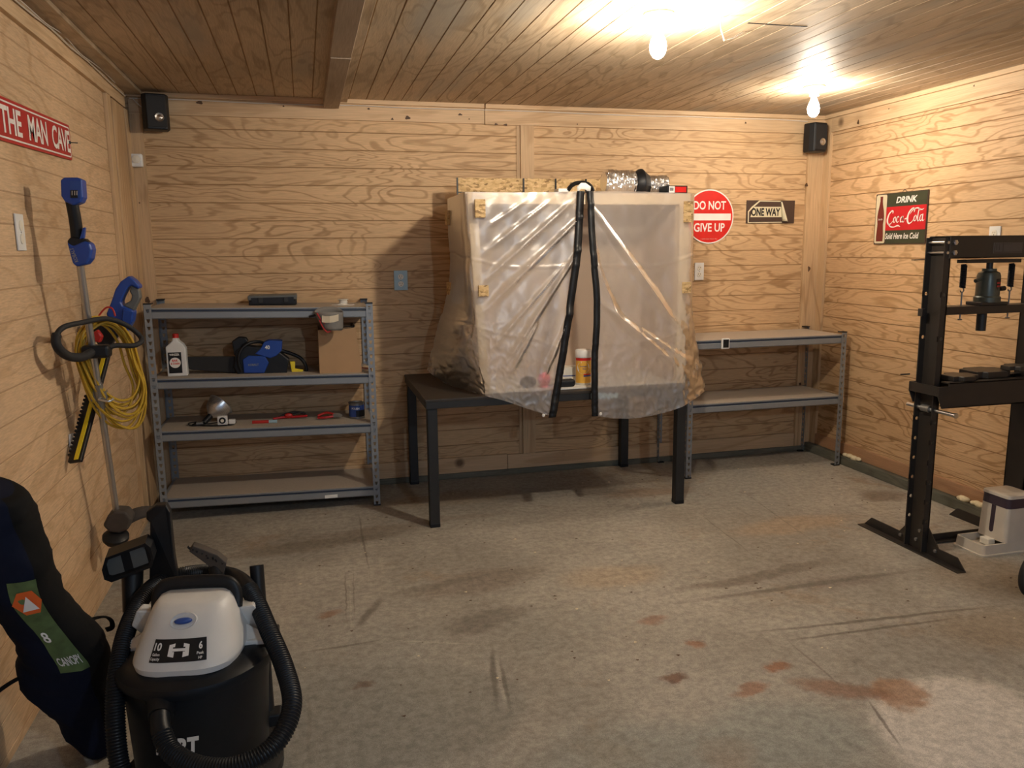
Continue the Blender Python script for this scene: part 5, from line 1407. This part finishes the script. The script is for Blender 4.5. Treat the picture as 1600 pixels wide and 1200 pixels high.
b = MB(); b.cyl(mid - dv * .05, mid + dv * .05, .018, 14); b.box(mid.x - .028, mid.x + .028, mid.y - .012, mid.y + .012, mid.z - .018, mid.z + .018); b.build('coupler', 'dullmetal', t, smooth=40)
b = MB(); b.tube(cat([mid + Vector((.0, -.018, -.01)), mid + Vector((.035, -.02, -.02)), mid + Vector((.05, -.01, -.012))], 4), .005, 8); b.build('coupler_knob', 'silver', t)
lp = [P(a, c_, 1, yy) for a, c_, yy in [(146, 549, 3.17), (128, 558, 3.10), (106, 556, 3.04), (90, 542, 2.99), (88, 525, 2.99), (100, 511, 3.02), (128, 504, 3.10), (165, 498, 3.22), (195, 507, 3.27), (216, 522, 3.30), (221, 533, 3.28), (208, 540, 3.24), (180, 540, 3.21), (160, 546, 3.18)]]
b = MB(); pth = cat(lp, 8, closed=True); b.tube(pth, [(.016 if (k < 34 or k > 104) else .0095) for k in range(len(pth))], 10, closed=True); b.build('loop_handle', 'black_matte', t, smooth=60)
b = MB(); q = P(150, 549, 1, 3.185); b.box(q.x - .045, q.x + .05, q.y - .03, q.y + .03, q.z - .024, q.z + .024); b.build('handle_clamp', 'black', t, bevel=.012, bseg=3)
hy = 3.43
b = MB(); sil(b, [(160, 822), (168, 806), (178, 799), (196, 800), (206, 812), (200, 828), (186, 834), (170, 832)], hy - .045, .09); b.build('head_motor', 'dirty_grey', t, bevel=.010, bseg=3)
b = MB(); b.lathe([(.0, -.002), (.040, .0), (.050, .016), (.050, .030), (.034, .042), (0, .044)], P(181, 846, 1, hy - .02), (.15, -.35, 1), 20); b.build('spool_cap', 'black', t, smooth=40)
gy = 3.47
rows = []
for k in range(9):
    a = k / 8; x_, z_ = 190 + 52 * a, 803 - 14 * math.sin(a * PI * .62) + 2 * a
    rows.append([P(x_ - 4 * s2, z_ + 28 * s2 * (1 - .45 * a), 1, gy + .02 * a - .03 * s2) for s2 in (0, .35, .7, 1)])
b = MB(); b.grid(rows); b.build('guard', 'dirty_grey', t, smooth=50, solid=.004)

# ---- hedge trimmer hanging behind
t = thing('hedge_trimmer', 'blue hedge trimmer with black and yellow blade cover on left wall', 'trimmer', (-.80, 3.5, .7))
hy = 3.60
outer = [(188, 440), (200.8, 431), (210, 438), (218, 446.7), (217, 452), (205, 446), (200, 449), (193, 462), (189, 472), (192, 478), (206, 484), (209, 487), (206.7, 503), (198, 518), (188, 522.5), (176, 512), (168, 503), (166, 490), (173, 473), (180, 452)]
b = MB(); sil(b, outer, hy - .03, .07); b.build('motor_housing', 'blue', t, bevel=.006, bseg=3)
b = MB(); sil(b, [(205, 446), (217, 452), (219, 465), (209, 486), (192, 478), (196, 474), (204, 470), (206, 462), (202, 455)], hy - .022, .05); b.build('grip', 'grey_plastic', t, bevel=.006, bseg=3)
b = MB(); sil(b, [(192, 482), (208, 487), (206, 503), (197, 516), (190, 500)], hy - .040, .012); b.build('side_cover', 'blue', t, bevel=.004)
tp, bt_ = P(166, 548, 1, 3.52), P(119, 722, 1, 3.175); dv = (bt_ - tp).normalized(); sd = Vector((.9, -.45, 0)).normalized(); sd = (sd - dv * sd.dot(dv)).normalized(); nn = dv.cross(sd)
def bladebox(mb, a0, a1, w0, w1, d0, d1):
    p = [tp.lerp(bt_, a) + sd * w + nn * d_ for a in (a0, a1) for w in (w0, w1) for d_ in (d0, d1)]
    mb.add(p, [(0, 1, 3, 2), (4, 6, 7, 5), (0, 4, 5, 1), (2, 3, 7, 6), (0, 2, 6, 4), (1, 5, 7, 3)])


b = MB(); bladebox(b, -.35, 1, -.030, .022, -.008, .008); bc = b.build('blade_cover', 'black', t, bevel=.003)
b = MB(); bladebox(b, -.05, .99, -.004, .012, -.011, .011); b.build('yellow_stripe', 'yellow', bc)
b = MB()
for k in range(16): bladebox(b, .42 + k * .034, .435 + k * .034, -.036, -.022, -.0095, .0095)
b.build('notches', 'black_matte', bc)
b = MB(); sil(b, [(140, 500), (160, 498), (178, 508), (186, 522), (172, 540), (158, 548), (150, 535)], 3.50, .06); b.build('front_guard', 'black', t, bevel=.008)
b = MB(); b.tube(cat([P(a, c_, 1, 3.46) for a, c_ in [(150, 500), (160, 486), (168, 480), (176, 483), (180, 494)]], 5), .0035, 6); o_ = b.build('power_cable', 'red_plastic'); tag(o_, 'thin red cord looped over the hanging hedge trimmer', 'cable')
b = MB(); sil(b, [(144, 520), (152, 515), (160, 526), (156, 536), (146, 534)], 3.40, .03); o_ = b.build('red_handle_grip', 'red_plastic', bevel=.006); tag(o_, 'red grip tucked between the yellow cord coil and black loop', 'grip')
q = P(110, 692, 0, L + .002)
b = MB(); b.prism([q + Vector((0, a, c_)) for a, c_ in [(-.02, -.035), (.035, -.05), (.04, .03), (-.01, .035)]], (.004, 0, 0)); o_ = b.build('paper_tag', 'tape'); tag(o_, 'small white paper tag on left wall behind blade cover', 'tag')

# ---- yellow cord coil
b = MB(); rnd = random.Random(11); pts = []
for k in range(13):
    rx, ry_ = 36 + rnd.random() * 20, 64 + rnd.random() * 24; cx, cy = 165 + rnd.uniform(-9, 10), 573 + rnd.uniform(-6, 8) + (ry_ - 75) * .6
    dyk = rnd.uniform(-.02, .03)
    for j in range(14):
        a = PI * .60 - 2 * PI * j / 14
        px_ = cx + rx * math.cos(a) + (10 * max(0, -math.sin(a)) * 1) + 8 * (-math.sin(a)); py_ = cy - ry_ * math.sin(a)
        if math.sin(a) < 0: px_ += 8
        px_ = min(px_, 227); py_ = min(py_, 668)
        pts.append(P(px_, py_, 1, 3.19 + (px_ - 110) / 110 * .16 + dyk))
b.tube(cat(pts, 4), .0050, 6); o_ = b.build('extension_cord', 'yellow_cord', smooth=60)
tag(o_, 'yellow extension cord hung in a loose coil over trimmer handle', 'cord')

# ================================================================== CARRY BAG
t = thing('carry_bag', 'long navy and black carry bag leaning on the left wall', 'bag', (-.62, 2.38, 0))
prof = [(-48, 12, 764, 2.10, .5), (-66, 34, 770, 2.10, .8), (-74, 50, 795, 2.11, 1), (-62, 78, 848, 2.14, 1), (-45, 93, 905, 2.18, 1.1), (0, 131, 962, 2.22, 1.1), (24, 166, 1010, 2.26, 1), (31, 176, 1048, 2.30, 1), (62, 183, 1085, 2.33, .9), (94, 186, 1120, 2.36, .85), (112, 186, 1150, 2.38, .8), (128, 182, 1170, 2.39, .6)]
ctrl = []
for l_, r_, py, y, dp in prof:
    a, c_ = P(l_, py, 1, y), P(r_, py, 1, y); ctrl.append((a, c_, dp))
n = 32; rings = []
A_, B_, = cat([c_[0] for c_ in ctrl], 5), cat([c_[1] for c_ in ctrl], 5); Dp = cat([(c_[2], 0, 0) for c_ in ctrl], 5)
for a, c_, d_ in zip(A_, B_, Dp):
    m_ = (a + c_) / 2; hw = (c_ - a) / 2; r = []
    for k in range(n):
        th = 2 * PI * k / n; p = m_ + hw * math.cos(th) + Vector((-.18, 1, .25)).normalized() * (.085 * d_.x * math.sin(th))
        w = mnoise.noise(p * 7) * .020 + (1 - abs(mnoise.noise(p * 13 + Vector((3, 1, 4))))) ** 4 * .010 + mnoise.noise(p * 24) * .004
        p = p + (p - m_).normalized() * w
        p.x = max(p.x, L + .012); p.z = max(p.z, .004); r.append(p)
    rings.append(r)
b = MB(); loft(b, rings)
nf = 0
for i, f in enumerate(b.f):
    if len(f) == 4:
        k = i % n; th = 2 * PI * (k + .5) / n; b.fm[i] = 1 if (th > 2 * PI - .95 or th < 1.6) else 0
b.build('bag_body', ['navy_cloth', 'black_cloth'], t, smooth=70)
# printed label panel following the front of the bag


def bagpt(u, v, o=.004):
    i = v * (len(rings) - 1); i0 = min(len(rings) - 2, int(i)); fi = i - i0; k = (u % 1) * n; k0 = int(k); fk = k - k0
    a = rings[i0][k0 % n].lerp(rings[i0][(k0 + 1) % n], fk); c_ = rings[i0 + 1][k0 % n].lerp(rings[i0 + 1][(k0 + 1) % n], fk)
    p = a.lerp(c_, fi); m_ = (A_[i0] + B_[i0]) / 2; m2 = (A_[i0 + 1] + B_[i0 + 1]) / 2
    return p + (p - m_.lerp(m2, fi)).normalized() * o


U0, U1, V0, V1 = .755, .845, .315, .545
def lab(u, v, o=.004): return bagpt(U0 + (U1 - U0) * u, V0 + (V1 - V0) * v, o)


b = MB(); b.grid([[lab(u / 8, v / 12) for u in range(9)] for v in range(13)]); lb = b.build('printed_label', 'green_label', t, smooth=60)
b = MB(); b.poly([lab(.5 + .5 * math.cos(a), .2 + .13 * math.sin(a), .008) for a in [PI / 3 * k for k in range(6)]]); b.build('orange_badge', 'orange', lb)
b = MB(); b.poly([lab(.5, .12, .011), lab(.78, .27, .011), lab(.22, .27, .011)]); b.build('badge_triangle', 'signwhite', lb)
b = MB()
text_on(b, 'CANOPY', lambda u, v: lab(.1 + .8 * u, .90 - .10 * v, .010), bold=.02)
b.build('label_text', 'signwhite', lb); b = MB()
text_on(b, '8', lambda u, v: lab(.15 + .25 * u, .62 - .10 * v, .010), bold=.02)
b.build('label_text', 'signwhite', lb)
b = MB(); b.tube(cat([P(a, c_, 1, yy) for a, c_, yy in [(122, 976, 2.24), (148, 966, 2.28), (165, 964, 2.32), (174, 970, 2.34), (175, 980, 2.34), (166, 984, 2.33)]], 5), .0035, 8, ry=2.5); b.build('side_strap', 'black_cloth', t)
b = MB(); b.tube(cat([P(a, c_, 1, yy) for a, c_, yy in [(62, 1054, 2.30), (40, 1056, 2.28), (18, 1066, 2.25), (-8, 1084, 2.22)]], 5), .0035, 8, ry=2.5); b.build('carry_strap', 'black_cloth', t)

# ================================================================== VACUUM
VX, VY, VR, VZ = -.330, 2.11, .190, .405
t = thing('shop_vacuum', 'black and white shop vacuum with thick black hose in foreground', 'vacuum', (VX, VY, 0))
b = MB(); b.lathe([(.150, .06), (.165, .062), (.168, .09), (.178, .30), (VR - .006, VZ - .045), (VR - .006, VZ - .03)], (VX, VY, 0), seg=64); b.build('drum', 'vacblack', t, smooth=35)
b = MB(); b.lathe([(VR - .008, -.035), (VR + .006, -.032), (VR + .009, -.016), (VR + .006, -.006), (VR - .004, 0), (VR - .035, .012), (0, .014)], (VX, VY, VZ), seg=64); b.build('lid_rim', 'vacblack', t, smooth=30)
b = MB(); b.lathe([(.185, .045), (.205, .05), (.205, .075), (.172, .085)], (VX, VY, 0), seg=48); b.build('caster_base', 'black', t, smooth=30)
for k in range(4):
    a = PI / 4 + k * PI / 2 - .15; p = Vector((VX + .205 * math.cos(a), VY + .205 * math.sin(a), 0))
    b = MB(); b.box(p.x - .022, p.x + .022, p.y - .02, p.y + .02, .045, .072); b.lathe([(.026, -.012), (.028, 0), (.026, .012)], p + Vector((0, 0, .028)), (math.sin(a), -math.cos(a), 0), 16); b.build('caster', 'black', t, bevel=.003)
# motor head
YAW = -.16
RV = Matrix.Rotation(YAW, 3, 'Z')
hz = [(0, .130, .155, 0), (.016, .134, .158, 0), (.030, .131, .150, .002), (.065, .119, .128, .014), (.100, .107, .108, .026), (.120, .099, .094, .034), (.134, .088, .078, .040), (.140, .068, .055, .044)]


def head(theta, tt, o=0):
    """theta 0 = front; tt 0..1 up the height"""
    i = tt * (len(hz) - 1); i0 = min(len(hz) - 2, max(0, int(i))); f = i - i0; q = [hz[i0][k] * (1 - f) + hz[i0 + 1][k] * f for k in range(4)]
    ct, st = math.sin(theta), -math.cos(theta); e = .62
    x = math.copysign(abs(ct) ** e, ct) * (q[1] + o); y = math.copysign(abs(st) ** e, st) * (q[2] + o) + q[3]
    if y > 0: y *= .95
    return Vector((VX, VY, VZ + .010 + q[0])) + RV @ Vector((x, y, 0))


rings_ = [[head(2 * PI * k / 56, i / 21) for k in range(56)] for i in range(22)]
b = MB(); loft(b, [r for r in rings_], cap0=False); hd = b.build('motor_head', 'vacwhite', t, smooth=38)
for s in (-1, 1):
    b = MB(); c0 = Vector((VX, VY, VZ)); pts = [(s * .108, .03, .098), (s * .150, .02, .108), (s * .172, .03, .060), (s * .150, .05, .022), (s * .112, .05, .02)]
    b.prism([c0 + RV @ Vector(p) for p in pts], RV @ Vector((0, .045, 0))); b.build('side_latch', 'vacwhite', t, bevel=.005)
    b = MB(); b.prism([c0 + RV @ Vector(p) for p in [(s * .12, -.02, .012), (s * .192, -.005, .006), (s * .192, .02, .006), (s * .12, .03, .045)]], (0, 0, .012)); b.build('clip', 'vacwhite', t, bevel=.003)
b = MB()
hp = [(-.100, .035, .085), (-.100, .045, .130), (-.090, .050, .155), (-.065, .052, .165), (0, .052, .168), (.065, .052, .165), (.090, .050, .155), (.100, .045, .130), (.100, .035, .10)]
b.tube(cat([Vector((VX, VY, VZ)) + RV @ Vector(p) for p in hp], 5), .0125, 10, ry=1.5); b.build('handle', 'black', t, smooth=60)
b = MB(); b.grid([[head(-.36 + .72 * k / 14, .30 + .17 * i / 4, .0022) for k in range(15)] for i in range(5)]); pn = b.build('front_label', 'black', hd, smooth=60)


def lbl(u, v, o=.0040): return head(-.36 + .72 * u, .30 + .17 * v, o)


b = MB(); text_on(b, '10', lambda u, v: lbl(.06 + .19 * u, .52 + .34 * v), bold=.03); text_on(b, '6', lambda u, v: lbl(.79 + .09 * u, .52 + .34 * v), bold=.03)
text_on(b, 'Gallon', lambda u, v: lbl(.055 + .19 * u, .30 + .12 * v), bold=.02); text_on(b, 'Capacity', lambda u, v: lbl(.035 + .23 * u, .08 + .16 * v), bold=.02)
text_on(b, 'Peak', lambda u, v: lbl(.75 + .17 * u, .30 + .12 * v), bold=.02); text_on(b, 'HP', lambda u, v: lbl(.79 + .09 * u, .10 + .12 * v), bold=.02)
for pts in ([(.40, .28), (.475, .22), (.475, .46), (.455, .46), (.455, .66), (.475, .66), (.475, .82), (.40, .76)], [(.60, .28), (.525, .22), (.525, .46), (.545, .46), (.545, .66), (.525, .66), (.525, .82), (.60, .76)], [(.455, .48), (.545, .48), (.545, .60), (.455, .60)]):
    b.poly([lbl(u, v) for u, v in pts])
b.build('label_print', 'signwhite', pn)
b = MB(); sc_ = head(0, .62, .001); nrm = (head(0, .62, .02) - head(0, .62, 0)).normalized() + Vector((0, 0, .7)); nrm.normalize()
b.lathe([(.034, 0), (.032, .006), (.026, .002), (0, .002)], sc_ - nrm * .002, nrm, 28, sx=1.0, sy=.65); sw = b.build('switch_bezel', 'vacwhite', hd, smooth=50)
b = MB(); b.sphere(sc_ + nrm * .004, .022, 16, sc=(1.0, .5, .35)); b.build('power_switch', 'label_blue', sw, smooth=80)
# lettering on the drum
gd = lambda a, z: Vector((VX + (.1795 + (z - .30) * .05 + .001) * math.sin(a), VY - (.1795 + (z - .30) * .05 + .001) * math.cos(a), z))
b = MB(); text_on(b, 'HART', lambda u, v: gd(-.52 + .62 * u, .215 + .050 * v + .0 * u), bold=.05, shear=.12); b.build('drum_lettering', 'signwhite', t)
# inlet, hose
def hoseP(l): return [A(a, c_, d_) for a, c_, d_ in l]


hp = hoseP([(250, 1118, 1.895), (252, 1142, 1.865), (268, 1175, 1.84), (312, 1198, 1.82), (370, 1198, 1.82), (428, 1165, 1.86), (456, 1105, 1.93), (445, 1045, 2.02), (420, 985, 2.10), (398, 935, 2.18), (374, 905, 2.26), (338, 895, 2.34), (292, 897, 2.37), (252, 908, 2.33), (222, 935, 2.24), (198, 985, 2.13), (184, 1050, 2.03), (180, 1120, 1.97), (188, 1200, 1.93), (215, 1275, 1.92), (260, 1310, 1.95)])
pth = cat(hp, 26); rd = []
# even spacing for the ribs
ev = [pth[0]]; acc = 0
for a, c_ in zip(pth, pth[1:]):
    seg_ = (c_ - a).length
    while acc + seg_ >= .0024:
        f = (.0024 - acc) / seg_; a = a.lerp(c_, f); ev.append(a); seg_ = (c_ - a).length; acc = 0
    acc += seg_
tot = len(ev)
for k in range(tot):
    s = k * .0024; smooth_ = (s < .05) or (.86 < s < 1.02)
    rd.append(.0225 if smooth_ else (.0228 + (.0016 if k % 3 == 0 else -.0008)))
b = MB(); b.tube(ev, rd, 20); b.build('hose', 'vacblack', t, smooth=25)
b = MB(); q = A(250, 1118, 1.905); b.lathe([(.040, -.03), (.040, 0), (.034, .012), (.031, .03), (.029, .045)], q + Vector((0, .045, .01)), (0, -1, -.35), 28); b.build('hose_inlet', 'black', t, smooth=35)
# tool holders and tools standing around the lid
b = MB(); q = A(252, 910, 2.33)
w0, w1 = .040, .030
top_p = A(249, 792, 2.30)
b.prism([A(233, 912, 2.33), A(279, 912, 2.33), A(272, 870, 2.32), A(265, 800, 2.30), A(259, 789, 2.30), A(243, 790, 2.30), A(228, 800, 2.30), A(228, 812, 2.30), A(234, 816, 2.30)], (0, .035, 0)); b.build('crevice_tool', 'black', t, bevel=.004)
b = MB(); q = A(199, 880, 2.25); u_ = (A(238, 864, 2.25) - A(160, 893, 2.25)); v_ = (A(205, 900, 2.25) - A(195, 862, 2.25)); n_ = Vector((0, 1, .2)) * .05
def noz(a, c_, d_): return q + u_ * a + v_ * c_ + n_ * d_


o8 = [(-.5, -.1), (-.38, -.5), (.42, -.5), (.5, -.25), (.5, .25), (.42, .5), (-.38, .5), (-.5, .3)]
loft(b, [[noz(a, c_, 1) for a, c_ in o8], [noz(a, c_, 0) for a, c_ in o8], [noz(a * .9, c_ * .8, 0) for a, c_ in o8], [noz(a * .88, c_ * .78, .35) for a, c_ in o8]]); nz_ = b.build('floor_nozzle', 'black', t)
b = MB(); b.add([noz(.06, -.38, .3), noz(.36, -.38, .3), noz(.36, .38, .3), noz(.06, .38, .3)], [(0, 1, 2, 3)]); b.add([noz(-.42, -.34, .3), noz(-.12, -.38, .3), noz(-.12, .38, .3), noz(-.42, .34, .3)], [(0, 1, 2, 3)]); b.build('nozzle_opening', 'grey_plastic', nz_)
b = MB(); b.tube([A(207, 893, 2.32), A(207, 955, 2.30)], [.030, .026], 14); b.build('nozzle_neck', 'black', nz_, smooth=50)
b = MB(); pts = [(295, 862), (301, 853), (318, 859), (340, 868), (354, 880), (350, 896), (338, 893), (325, 884), (310, 873)]
b.prism([A(a, c_, 2.27) for a, c_ in pts], (0, .04, 0)); br = b.build('brush_head', 'dirty_grey', t, bevel=.003)
b = MB()
for k in range(26):
    a = k / 25; p_ = A(296 + 52 * a, 858 + 26 * a, 2.275 + .012 * (k % 3)); b.tube([p_, p_ + Vector((rnd.uniform(-.006, .006), -.008, rnd.uniform(.008, .016)))], .0022, 4)
o_ = b.build('bristles', 'black_matte', br)
b = MB(); b.tube([A(338, 886, 2.29), A(343, 915, 2.27)], .022, 14); b.build('brush_neck', 'black', br, smooth=50)
b = MB(); a_, c_ = A(401, 884, 2.28), A(418, 1112, 2.23)
b.lathe([(.0185, 0), (.0185, (c_ - a_).length)], a_, (c_ - a_), 20); b.build('extension_wand', 'black', t, smooth=50, solid=.003)
for (px_, py_, h_) in ((424, 990, .03), (428, 1118, .022)):
    q = A(px_, py_, 2.22); b = MB(); b.box(q.x - .05, q.x + .022, q.y - .022, q.y + .03, q.z - h_, q.z + .014); b.build('tool_holder', 'black', t, bevel=.005)

# small litter on the floor
b = MB(); rnd = random.Random(5)
for k in range(150):
    x, y = rnd.uniform(-.2, 3.2), rnd.uniform(2.3, 4.6); s = rnd.uniform(.002, .007); a = rnd.uniform(0, PI)
    if L + .1 < x < RR - .1: b.prism([(x + s * math.cos(a + j * 2.1) * (1.5 if j else 1), y + s * math.sin(a + j * 2.1), .0005) for j in range(3)], (0, 0, .0012), 0 if rnd.random() < .7 else 1)
o_ = b.build('floor_litter', ['debris', 'foam']); tag(o_, 'scattered crumbs of leaves and pale chips on the concrete floor', 'litter'); o_['kind'] = 'stuff'
